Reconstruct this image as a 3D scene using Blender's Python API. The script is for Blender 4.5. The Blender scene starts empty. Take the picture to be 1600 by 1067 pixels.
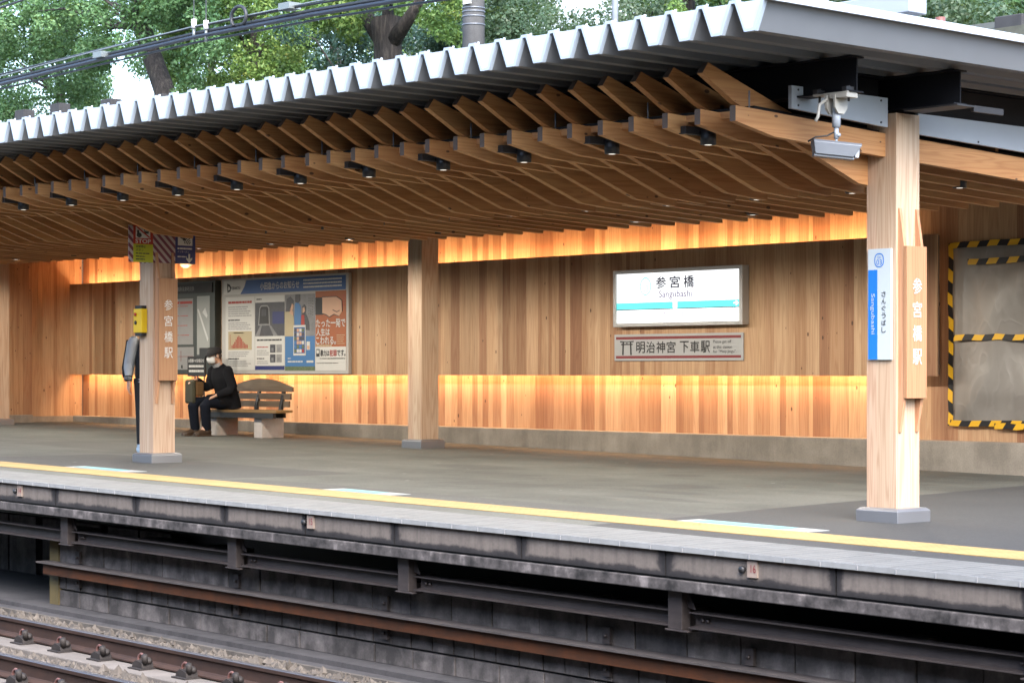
import bpy, math, random
import numpy as np
from mathutils import Vector, Matrix
R = math.radians
random.seed(7); rng = np.random.default_rng(7)
S = bpy.context.scene
COL = S.collection

# ------------------------------------------------------------------ camera, sky, sun, exposure
cam = bpy.data.cameras.new("camera"); camo = bpy.data.objects.new("camera", cam); COL.objects.link(camo)
camo.location = (0, 0, 1.235); camo.rotation_euler = (R(90), 0, R(48.293))
cam.sensor_width = 36; cam.lens = 76.5; cam.shift_y = 0.0297; cam.clip_start = 0.1; cam.clip_end = 2000
cam.dof.use_dof = True; cam.dof.focus_distance = 21; cam.dof.aperture_fstop = 7.0
S.camera = camo
SUN_EL, SUN_AZ = 45, 120
w = bpy.data.worlds.new("World"); S.world = w; w.use_nodes = True
nt = w.node_tree; bg = nt.nodes["Background"]
sky = nt.nodes.new("ShaderNodeTexSky"); sky.sky_type = 'NISHITA'; sky.sun_disc = False
sky.sun_elevation = R(SUN_EL); sky.sun_rotation = R(SUN_AZ); sky.air_density = 1.0; sky.dust_density = 2.0; sky.ozone_density = 1.0
nt.links.new(sky.outputs[0], bg.inputs[0]); bg.inputs[1].default_value = 0.15
sl = bpy.data.lights.new("sun", 'SUN'); sl.energy = 1.5; sl.angle = R(50); sl.color = (1, .98, .96)
so = bpy.data.objects.new("sun", sl); COL.objects.link(so)
sd = Vector((math.sin(R(SUN_AZ)) * math.cos(R(SUN_EL)), math.cos(R(SUN_AZ)) * math.cos(R(SUN_EL)), math.sin(R(SUN_EL))))
so.rotation_euler = sd.to_track_quat('Z', 'Y').to_euler()
S.view_settings.view_transform = 'Standard'; S.view_settings.look = 'None'; EXP = 2.45; S.view_settings.exposure = EXP; S.view_settings.gamma = 1
S.cycles.use_denoising = True; S.cycles.max_bounces = 8; S.cycles.diffuse_bounces = 4; S.cycles.transparent_max_bounces = 8
S.cycles.sample_clamp_indirect = 6; S.cycles.caustics_reflective = False; S.cycles.caustics_refractive = False

G = 0.0125          # the station lies on a gradient: ground drops this much per metre of +X
GC = 0.0085         # the canopy follows a gentler one
_a = math.atan2(3030, 3400); _FW = (-math.cos(_a), math.sin(_a)); _RT = (math.sin(_a), math.cos(_a))
def at(px, py, Y):
    """the real-world point at depth Y that a photo pixel shows (used to read off positions of far things)"""
    u = (px - 800) / 3400; d = (_FW[0] + u * _RT[0], _FW[1] + u * _RT[1]); k = Y / d[1]
    return Vector((d[0] * k, Y, 1.235 + k * (581 - py) / 3400))

# ------------------------------------------------------------------ materials
def nd(nt, t, ins=None, **p):
    n = nt.nodes.new("ShaderNode" + t)
    for k, v in p.items(): setattr(n, k, v)
    for k, v in (ins or {}).items():
        s = n.inputs[k]
        if hasattr(v, 'is_linked') or isinstance(v, bpy.types.NodeSocket): nt.links.new(v, s)
        else: s.default_value = v
    return n
def new_mat(name):
    m = bpy.data.materials.new(name); m.use_nodes = True; nt = m.node_tree
    return m, nt, nt.nodes["Principled BSDF"]
def c4(c): return (c[0], c[1], c[2], 1)
def mth(nt, op, a, b=None, c=None, clamp=False):
    n = nt.nodes.new("ShaderNodeMath"); n.operation = op; n.use_clamp = clamp
    for i, v in enumerate((a, b, c)):
        if v is None: continue
        if isinstance(v, bpy.types.NodeSocket): nt.links.new(v, n.inputs[i])
        else: n.inputs[i].default_value = v
    return n.outputs[0]
def vmul(nt, v, s):
    return nd(nt, "VectorMath", {0: v, 1: s}, operation='MULTIPLY').outputs[0]
def mix(nt, f, a, b, bt='MIX'):
    n = nt.nodes.new("ShaderNodeMix"); n.data_type = 'RGBA'; n.blend_type = bt
    for i, v in ((0, f), (6, a), (7, b)):
        if isinstance(v, bpy.types.NodeSocket): nt.links.new(v, n.inputs[i])
        else: n.inputs[i].default_value = v if i == 0 else c4(v)
    return n.outputs[2]
def ramp(nt, f, stops, interp='LINEAR'):
    n = nt.nodes.new("ShaderNodeValToRGB"); cr = n.color_ramp; cr.interpolation = interp
    while len(cr.elements) < len(stops): cr.elements.new(0.5)
    for e, (p, c) in zip(cr.elements, stops):
        e.position = p; e.color = c4(c) if not isinstance(c, (int, float)) else (c, c, c, 1)
    nt.links.new(f, n.inputs[0]); return n.outputs[0]
def noise(nt, v, scale, detail=3, rough=.55, dist=0):
    ins = {"Scale": scale, "Detail": detail, "Roughness": rough, "Distortion": dist}
    if v is not None: ins["Vector"] = v
    return nd(nt, "TexNoise", ins).outputs[0]
def bump(nt, b, h, strength=.2, dist=.01):
    n = nd(nt, "Bump", {"Height": h, "Strength": strength, "Distance": dist}); nt.links.new(n.outputs[0], b.inputs["Normal"])

def wood(name, stops, knots=1.0, ring=.35, rough=.6, spread=1.0):
    m, nt, b = new_mat(name)
    gc = nd(nt, "Attribute", attribute_name="gc").outputs["Vector"]
    rn = nd(nt, "Attribute", attribute_name="rnd").outputs["Fac"]
    orn = nd(nt, "ObjectInfo").outputs["Random"]
    r = mth(nt, 'FRACT', mth(nt, 'ADD', rn, orn))
    off = nd(nt, "CombineXYZ", {0: mth(nt, 'MULTIPLY', r, 37.), 1: mth(nt, 'MULTIPLY', r, 91.), 2: mth(nt, 'MULTIPLY', r, 53.)}).outputs[0]
    p = nd(nt, "VectorMath", {0: gc, 1: off}, operation='ADD').outputs[0]
    streak = noise(nt, vmul(nt, p, (55, 55, 1.1)), 1, 4, .6)
    coarse = noise(nt, vmul(nt, p, (9, 9, .55)), 1, 2, .5)
    sx = nd(nt, "SeparateXYZ", {0: p})
    ph = mth(nt, 'ADD', mth(nt, 'MULTIPLY', mth(nt, 'ADD', sx.outputs[0], sx.outputs[1]), 95.), mth(nt, 'MULTIPLY', coarse, 55.))
    rg = mth(nt, 'POWER', mth(nt, 'MULTIPLY_ADD', mth(nt, 'SINE', ph), .5, .5), 2.5)
    tone = mth(nt, 'ADD', r, mth(nt, 'MULTIPLY', mth(nt, 'SUBTRACT', coarse, .5), .35), clamp=True)
    col = ramp(nt, tone, stops)
    col = mix(nt, mth(nt, 'MULTIPLY', rg, ring), col, (.62, .44, .33), 'MULTIPLY')
    col = mix(nt, mth(nt, 'MULTIPLY', mth(nt, 'SUBTRACT', streak, .35, clamp=True), .9), col, (.55, .42, .34), 'MULTIPLY')
    if knots:
        vor = nd(nt, "TexVoronoi", {"Vector": vmul(nt, p, (11, 11, 5.5)), "Scale": 1.0})
        cr = nd(nt, "SeparateColor", {0: vor.outputs["Color"]})
        size = mth(nt, 'MULTIPLY', mth(nt, 'SUBTRACT', cr.outputs[0], 1 - .46 * knots, clamp=True), .36)
        k = mth(nt, 'SMOOTH_MIN', mth(nt, 'MULTIPLY', mth(nt, 'SUBTRACT', size, vor.outputs["Distance"], clamp=True), 40.), 1., .1)
        col = mix(nt, mth(nt, 'MULTIPLY', k, .9, clamp=True), col, (.075, .034, .018))
    nt.links.new(col, b.inputs["Base Color"]); b.inputs["Roughness"].default_value = rough
    bump(nt, b, streak, .15, .003)
    return m
def plain(name, c, rough=.5, metal=0., var=.12, scale=8, bmp=0., spec=.5):
    m, nt, b = new_mat(name)
    tc = nd(nt, "TexCoord").outputs["Object"]
    n = noise(nt, tc, scale, 4)
    col = mix(nt, n, tuple(x * (1 - var) for x in c), tuple(min(1, x * (1 + var)) for x in c))
    nt.links.new(col, b.inputs["Base Color"]); b.inputs["Metallic"].default_value = metal
    nt.links.new(mth(nt, 'MULTIPLY_ADD', n, .2, rough - .1), b.inputs["Roughness"]); b.inputs["Specular IOR Level"].default_value = spec
    if bmp: bump(nt, b, noise(nt, tc, scale * 8, 3), bmp, .004)
    return m
def emit(name, c, s):
    m, nt, b = new_mat(name); b.inputs["Base Color"].default_value = c4(c)
    b.inputs["Emission Color"].default_value = c4(c); b.inputs["Emission Strength"].default_value = s / 2 ** EXP; return m

M = {}
W_STOPS = [(0, (.62, .425, .26)), (.28, (.52, .33, .19)), (.50, (.58, .38, .22)), (.70, (.45, .26, .142)), (.90, (.31, .15, .078)), (1, (.46, .275, .15))]
M['wall_wood'] = wood("wall cedar", W_STOPS, 1.0, .32)
M['fin_wood'] = wood("ceiling cedar", [(0, (.64, .37, .165)), (.5, (.55, .29, .12)), (1, (.45, .22, .085))], 1.15, .4)
M['pillar_wood'] = wood("pillar cypress", [(0, (.52, .40, .29)), (.5, (.47, .345, .24)), (1, (.50, .35, .25))], .25, .42)
M['board_wood'] = wood("name board", [(0, (.38, .205, .105)), (1, (.34, .18, .09))], .12, .3)
M['red_wood'] = wood("bracket cedar", [(0, (.50, .28, .16)), (1, (.42, .22, .12))], .2, .3)
M['end_grain'] = plain("end grain", (.115, .078, .06), .8, var=.25, scale=30)
M['black_steel'] = plain("black painted steel", (.006, .0065, .009), .6, spec=.2)
M['dark_steel'] = plain("dark steel", (.02, .02, .022), .5)
M['white_paint'] = plain("white paint", (.30, .335, .38), .4, var=.05)
M['cream_paint'] = plain("cream paint", (.34, .33, .30), .45, var=.06)
M['silver'] = plain("silver", (.14, .155, .18), .4, .3, .06)
M['zinc'] = plain("zinc base cover", (.26, .265, .28), .42, .7, .03, 3)
M['alu'] = plain("aluminium frame", (.42, .42, .42), .4, .5, .06)
M['black'] = plain("black plastic", (.012, .012, .013), .45)
M['yellow'] = plain("yellow plastic", (.62, .42, .01), .4, var=.04)
M['red'] = plain("red print", (.36, .025, .015), .45, var=.05)
M['lime'] = plain("lime print", (.40, .43, .02), .5, var=.04)
M['print_white'] = plain("white print", (.60, .60, .58), .4, var=.04)
M['print_black'] = plain("black print", (.02, .02, .022), .5)
M['blue_print'] = plain("blue print", (.018, .085, .28), .4, var=.04)
M['navy_print'] = plain("navy print", (.012, .02, .13), .4, var=.04)
M['sky_print'] = plain("sky blue print", (.04, .16, .38), .4, var=.06)
M['sign_blue'] = plain("sign blue", (.01, .15, .55), .4, var=.02)
M['sign_pale'] = plain("sign pale", (.42, .48, .52), .4, var=.02)
M['maroon'] = plain("maroon print", (.20, .025, .03), .5, var=.05)
M['grey_print'] = plain("grey print", (.26, .26, .27), .5)
M['mid_grey'] = plain("mid grey print", (.27, .27, .27), .5)
M['orange_print'] = plain("orange print", (.34, .09, .02), .45, var=.08)
M['beige_print'] = plain("beige print", (.44, .37, .23), .45, var=.04)
M['skin_print'] = plain("skin print", (.60, .36, .24), .45, var=.1)
M['photo_dark'] = plain("dark photo print", (.05, .05, .06), .4, var=.6, scale=14)
M['photo_grey'] = plain("grey photo print", (.2, .2, .21), .4, var=.5, scale=9)
M['photo_green'] = plain("green photo print", (.10, .14, .06), .4, var=.7, scale=30)
M['letter_white'] = plain("white lettering", (.62, .60, .57), .5, var=.03)
M['case_frame'] = plain("grey-green case frame", (.055, .065, .062), .4, .3)
M['glass_panel'] = plain("bright glazed panel", (.36, .38, .37), .15, var=.15, scale=2)

def stripes(name, ca, cb, period, ang, axes):
    """diagonal stripes by real-world coordinates of the tape"""
    m, nt, b = new_mat(name); gc = nd(nt, "Attribute", attribute_name="gc").outputs["Vector"]
    s = nd(nt, "SeparateXYZ", {0: gc})
    f = mth(nt, 'ADD', mth(nt, 'MULTIPLY', s.outputs[axes[0]], math.cos(R(ang)) / period), mth(nt, 'MULTIPLY', s.outputs[axes[1]], math.sin(R(ang)) / period))
    g = mth(nt, 'GREATER_THAN', mth(nt, 'FRACT', f), .5)
    nt.links.new(mix(nt, g, ca, cb), b.inputs["Base Color"]); b.inputs["Roughness"].default_value = .4; return m
M['hazard_z'] = stripes("hazard tape", (.75, .42, .02), (.012, .012, .014), .21, 35, (0, 2))
M['warning'] = stripes("warning stripe", (.42, .36, .36), (.15, .03, .06), .062, 45, (0, 2))

def concrete(name, c, dark=.45, rough=.85, scale=2.2, streak=1.0, rn=0.0, contrast=1.0):
    m, nt, b = new_mat(name); tc = nd(nt, "TexCoord").outputs["Object"]
    n1 = noise(nt, tc, scale, 5, .6); n2 = noise(nt, vmul(nt, tc, (9, 9, 1.2)), 1, 4, .6); n3 = noise(nt, tc, 60, 2)
    f = mth(nt, 'ADD', mth(nt, 'MULTIPLY', n1, .75), mth(nt, 'MULTIPLY', n2, .55 * streak))
    col = ramp(nt, f, [(.42, tuple(x * dark for x in c)), (.62, c), (.85, tuple(min(1, x * 1.35 * contrast) for x in c))])
    col = mix(nt, .25, col, ramp(nt, n3, [(.3, .25), (.7, 1.)]), 'MULTIPLY')
    if rn:
        r = nd(nt, "Attribute", attribute_name="rnd").outputs["Fac"]
        col = mix(nt, rn, col, ramp(nt, r, [(0, .35), (1, 1.0)]), 'MULTIPLY')
    nt.links.new(col, b.inputs["Base Color"]); b.inputs["Roughness"].default_value = rough
    bump(nt, b, n3, .25, .004); return m
M['curb'] = concrete("kerb concrete", (.34, .30, .25), .7, streak=.5)
M['gutter'] = concrete("gutter concrete", (.05, .046, .047), .45)
M['gutter_pale'] = concrete("pale gutter concrete", (.095, .082, .07), .4)
M['sleeper'] = concrete("sleeper concrete", (.19, .165, .145), .75, streak=.3)
M['block'] = concrete("sooty block", (.19, .168, .16), .3, scale=4.5, streak=.45, rn=.8, contrast=2.2)
M['edge_beam'] = concrete("edge beam", (.085, .075, .073), .15, scale=9.0, streak=.7, contrast=2.6)
M['leg_concrete'] = concrete("bench leg", (.55, .50, .46), .8, streak=.3)
M['post_concrete'] = concrete("post concrete", (.035, .035, .038), .6)
M['pole_concrete'] = concrete("pole concrete", (.13, .13, .135), .7, streak=.5)
M['bank'] = concrete("earth bank", (.04, .042, .03), .5)

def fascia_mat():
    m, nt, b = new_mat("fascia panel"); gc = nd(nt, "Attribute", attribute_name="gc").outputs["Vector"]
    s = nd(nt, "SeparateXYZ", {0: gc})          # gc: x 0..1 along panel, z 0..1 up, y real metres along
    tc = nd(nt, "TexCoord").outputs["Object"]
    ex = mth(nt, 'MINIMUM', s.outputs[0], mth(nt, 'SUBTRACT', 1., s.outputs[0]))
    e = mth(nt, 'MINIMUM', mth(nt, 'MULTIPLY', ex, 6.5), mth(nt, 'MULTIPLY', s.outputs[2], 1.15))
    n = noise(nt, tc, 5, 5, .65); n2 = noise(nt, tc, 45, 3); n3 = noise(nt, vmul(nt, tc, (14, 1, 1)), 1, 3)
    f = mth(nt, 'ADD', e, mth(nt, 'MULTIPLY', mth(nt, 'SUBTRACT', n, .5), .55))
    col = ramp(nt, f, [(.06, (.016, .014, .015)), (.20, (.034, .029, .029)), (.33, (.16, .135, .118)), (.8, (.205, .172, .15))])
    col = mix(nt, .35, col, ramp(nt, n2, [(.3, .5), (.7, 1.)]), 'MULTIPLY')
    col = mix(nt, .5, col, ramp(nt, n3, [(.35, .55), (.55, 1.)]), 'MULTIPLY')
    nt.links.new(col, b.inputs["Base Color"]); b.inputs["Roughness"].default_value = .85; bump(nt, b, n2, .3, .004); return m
M['fascia'] = fascia_mat()

def asphalt():
    m, nt, b = new_mat("platform asphalt"); tc = nd(nt, "TexCoord").outputs["Object"]; s = nd(nt, "SeparateXYZ", {0: tc})
    x, y = s.outputs[0], s.outputs[1]
    big = noise(nt, vmul(nt, tc, (.35, .6, .6)), 1, 4, .6); mid = noise(nt, tc, 2.0, 4, .6); fine = noise(nt, tc, 140, 2, .7)
    wob = mth(nt, 'MULTIPLY', mth(nt, 'SUBTRACT', noise(nt, tc, 1.2, 3), .5), .35)
    col = ramp(nt, mth(nt, 'ADD', mth(nt, 'MULTIPLY', big, .7), mth(nt, 'MULTIPLY', mid, .3)), [(.38, (.058, .060, .052)), (.5, (.088, .091, .079)), (.62, (.115, .118, .103))])
    def inside(x0, x1, y0, y1, soft=.05):
        a = mth(nt, 'MINIMUM', mth(nt, 'SUBTRACT', mth(nt, 'ADD', x, wob), x0), mth(nt, 'SUBTRACT', x1, mth(nt, 'ADD', x, wob)))
        c = mth(nt, 'MINIMUM', mth(nt, 'SUBTRACT', mth(nt, 'ADD', y, wob), y0), mth(nt, 'SUBTRACT', y1, mth(nt, 'ADD', y, wob)))
        return mth(nt, 'MULTIPLY', mth(nt, 'MINIMUM', a, c), 1 / soft, clamp=True)
    # newer asphalt round the near pillar (slanted joint) and round the far pillar, and an older repair
    xs = mth(nt, 'ADD', x, mth(nt, 'MULTIPLY', mth(nt, 'SUBTRACT', y, 12.), .15))
    d1 = mth(nt, 'MULTIPLY', mth(nt, 'MINIMUM', mth(nt, 'ADD', mth(nt, 'ADD', xs, 11.45), mth(nt, 'MULTIPLY', wob, .3)), mth(nt, 'SUBTRACT', 17.9, mth(nt, 'ADD', y, wob))), 25., clamp=True)
    col = mix(nt, mth(nt, 'MULTIPLY', d1, .85), col, (.026, .027, .030))
    col = mix(nt, mth(nt, 'MULTIPLY', inside(-22.2, -17.3, 11.0, 13.35), .7), col, (.045, .045, .046))
    col = mix(nt, mth(nt, 'MULTIPLY', inside(-25.4, -20.5, 13.9, 15.4), .5), col, (.052, .051, .047))
    col = mix(nt, mth(nt, 'MULTIPLY', inside(-17.2, -11.4, 11.0, 12.05), .5), col, (.048, .049, .05))
    for cx, cy, rx, ry in ((-14.0, 14.6, .5, .35), (-13.4, 13.9, .35, .22), (-17.6, 15.2, .8, .4), (-12.9, 13.2, .7, .2), (-15.2, 15.9, .3, .25)):
        dx = mth(nt, 'DIVIDE', mth(nt, 'SUBTRACT', mth(nt, 'ADD', x, wob), cx), rx); dy = mth(nt, 'DIVIDE', mth(nt, 'SUBTRACT', mth(nt, 'ADD', y, wob), cy), ry)
        q = mth(nt, 'SUBTRACT', 1., mth(nt, 'ADD', mth(nt, 'MULTIPLY', dx, dx), mth(nt, 'MULTIPLY', dy, dy)))
        col = mix(nt, mth(nt, 'MULTIPLY', mth(nt, 'MULTIPLY', q, 1.5, clamp=True), .45), col, (.035, .035, .034))
    grit = noise(nt, tc, 38, 3, .7); col = mix(nt, .5, col, ramp(nt, grit, [(.35, .55), (.65, 1.2)]), 'MULTIPLY')
    sp = nd(nt, 'TexVoronoi', {'Vector': tc, 'Scale': 2.6}); spc = nd(nt, 'SeparateColor', {0: sp.outputs['Color']})
    dot = mth(nt, 'MULTIPLY', mth(nt, 'LESS_THAN', sp.outputs['Distance'], .06), mth(nt, 'GREATER_THAN', spc.outputs[0], .6)); col = mix(nt, mth(nt, 'MULTIPLY', dot, .7), col, mix(nt, mth(nt, 'GREATER_THAN', spc.outputs[1], .6), (.03, .03, .03), (.30, .30, .29)))
    col = mix(nt, .7, col, ramp(nt, fine, [(.32, .3), (.68, 1.3)]), 'MULTIPLY')
    for axis, pos, wd in ((y, 14.9, .012), (y, 17.6, .010), (x, -15.7, .014), (x, -22.6, .014), (x, -28.9, .014)):
        ln = mth(nt, 'LESS_THAN', mth(nt, 'ABSOLUTE', mth(nt, 'SUBTRACT', mth(nt, 'ADD', axis, mth(nt, 'MULTIPLY', wob, .25)), pos)), wd)
        col = mix(nt, mth(nt, 'MULTIPLY', ln, .6), col, (.03, .03, .03))
    nt.links.new(col, b.inputs["Base Color"]); b.inputs["Roughness"].default_value = .85; bump(nt, b, fine, .35, .006); return m
M['asphalt'] = asphalt()

def tiles(name, c, mortar, bw, bh, var=.2, msize=.02):
    m, nt, b = new_mat(name); tc = nd(nt, "TexCoord").outputs["Object"]
    br = nd(nt, "TexBrick", {"Vector": tc, "Color1": c4(c), "Color2": c4(tuple(x * (1 - var) for x in c)), "Mortar": c4(mortar), "Scale": 1.0, "Mortar Size": msize * bw, "Brick Width": bw, "Row Height": bh}, offset=0.0)
    n = noise(nt, tc, 6, 5, .65); f = noise(nt, tc, 90, 2)
    col = mix(nt, .5, br.outputs[0], ramp(nt, n, [(.3, .6), (.65, 1.05)]), 'MULTIPLY'); col = mix(nt, .35, col, ramp(nt, f, [(.3, .5), (.7, 1.1)]), 'MULTIPLY')
    nt.links.new(col, b.inputs["Base Color"]); b.inputs["Roughness"].default_value = .8; bump(nt, b, f, .3, .004); return m
M['coping'] = tiles("coping tiles", (.155, .158, .152), (.085, .085, .083), .284, .10, .12, .03)
def tactile_bumps(m):
    nt = m.node_tree; b = nt.nodes['Principled BSDF']; tc = nd(nt, 'TexCoord').outputs['Object']; q = nd(nt, 'SeparateXYZ', {0: tc})
    h = mth(nt, 'MULTIPLY', mth(nt, 'SINE', mth(nt, 'MULTIPLY', q.outputs[0], 2 * math.pi / .06)), mth(nt, 'SINE', mth(nt, 'MULTIPLY', q.outputs[1], 2 * math.pi / .06)))
    bump(nt, b, h, .25, .01)
M['tactile'] = tiles("yellow tactile paving", (.36, .25, .095), (.27, .18, .065), .30, .30, .10, .02)
tactile_bumps(M['tactile'])
M['decal'] = plain("pale cyan marking", (.09, .26, .29), .6, var=.12, scale=12)
M['decal_white'] = plain("white marking", (.25, .27, .27), .6, var=.12, scale=12)

def rusty(name, c1, c2, rough=.7, metal=.2):
    m, nt, b = new_mat(name); tc = nd(nt, "TexCoord").outputs["Object"]
    n = noise(nt, tc, 6, 5, .65); n2 = noise(nt, vmul(nt, tc, (2, 20, 20)), 1, 4); f = mth(nt, 'ADD', mth(nt, 'MULTIPLY', n, .6), mth(nt, 'MULTIPLY', n2, .4))
    nt.links.new(ramp(nt, f, [(.35, c1), (.65, c2)]), b.inputs["Base Color"]); b.inputs["Roughness"].default_value = rough; b.inputs["Metallic"].default_value = metal
    bump(nt, b, noise(nt, tc, 80, 3), .3, .003); return m
M['channel'] = rusty("grimy channel steel", (.032, .025, .024), (.06, .048, .045), .6)
M['rust_rail'] = rusty("orange rust", (.035, .012, .003), (.085, .024, .004), .75)
M['rust_top'] = rusty("greyed flange", (.06, .052, .05), (.10, .085, .08), .6)
M['rail_side'] = rusty("rail rust", (.03, .016, .012), (.058, .03, .021), .75)
M['rail_head'] = plain("polished rail head", (.20, .19, .195), .5, .9, .08)
M['clip'] = rusty("clip iron", (.018, .014, .013), (.035, .028, .025), .7)
M['clip_pink'] = rusty("clip spring", (.12, .05, .04), (.17, .085, .075), .6)
M['roof'] = plain("roof sheet", (.165, .18, .20), .5, .1, .06)
M['roof_lip'] = plain("roof sheet edge", (.36, .43, .52), .45, var=.04)
M['roof_white'] = plain("roof closure", (.45, .51, .58), .45, var=.03)
M['cable'] = plain("blue-grey cable", (.014, .018, .028), .4, var=.1)
M['cable_dark'] = plain("dark cable", (.025, .027, .032), .5)
M['wire'] = plain("wire", (.20, .22, .22), .4, .4)
M['insul'] = plain("white insulator", (.75, .75, .73), .3, var=.03)
def bark_mat():
    m, nt, b = new_mat("ridged bark"); tc = nd(nt, "TexCoord").outputs["Object"]
    n = noise(nt, vmul(nt, tc, (16, 16, 2.4)), 1, 5, .65, .4); n2 = noise(nt, tc, 3, 4)
    f = mth(nt, 'ADD', mth(nt, 'MULTIPLY', n, .75), mth(nt, 'MULTIPLY', n2, .25))
    nt.links.new(ramp(nt, f, [(.38, (.008, .007, .007)), (.52, (.03, .025, .023)), (.66, (.075, .064, .055))]), b.inputs["Base Color"]); b.inputs["Roughness"].default_value = .9
    bump(nt, b, n, 1.0, .06); return m
M['bark'] = bark_mat()
M['ballast'] = concrete("ballast ground", (.07, .06, .052), .35, scale=20, streak=.2)
M['stone'] = concrete("ballast stone", (.17, .142, .118), .6, scale=20, streak=.2, rn=.7)
M['plastic_sheet'] = None
M['led'] = emit("warm strip light", (1.0, .53, .24), 74.0)
M['lamp'] = emit("downlight lens", (1.0, .95, .85), .9)
M['sign_on'] = emit("lit sign face", (.93, .97, 1.0), 1.35)
M['sign_cyan'] = emit("lit cyan band", (.10, .80, .84), 1.0)
M['sign_navy'] = plain("dark sign print", (.03, .03, .09), .4)
M['sign_faint'] = emit("lit pale print", (.22, .70, .74), .8)
M['sign_mid'] = emit("lit grey print", (.12, .10, .18), .8)

def foliage(name, stops, transl=.22):
    m, nt, b = new_mat(name)
    rn = nd(nt, "Attribute", attribute_name="rnd").outputs["Fac"]
    col = ramp(nt, rn, stops)
    nt.links.new(col, b.inputs["Base Color"]); b.inputs["Roughness"].default_value = .55; b.inputs["Specular IOR Level"].default_value = .35
    tr = nd(nt, "BsdfTranslucent", {"Color": mix(nt, .5, col, (.25, .34, .05))})
    mx = nd(nt, "MixShader", {0: transl, 1: b.outputs[0], 2: tr.outputs[0]})
    nt.links.new(mx.outputs[0], nt.nodes["Material Output"].inputs[0]); return m
M['leaf_mid'] = foliage("mid green leaves", [(0, (.016, .045, .015)), (.5, (.056, .13, .046)), (.85, (.115, .215, .09)), (1, (.17, .26, .09))])
M['leaf_yellow'] = foliage("yellow-green leaves", [(0, (.024, .058, .014)), (.5, (.085, .165, .036)), (.85, (.175, .25, .06)), (1, (.28, .27, .055))])
M['leaf_dark'] = foliage("blue-green leaves", [(0, (.008, .025, .018)), (.6, (.022, .06, .046)), (1, (.06, .11, .09))], .2)
M['leaf_shrub'] = foliage("shrub leaves", [(0, (.02, .045, .022)), (.6, (.055, .10, .055)), (1, (.18, .22, .16))], .25)

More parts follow.
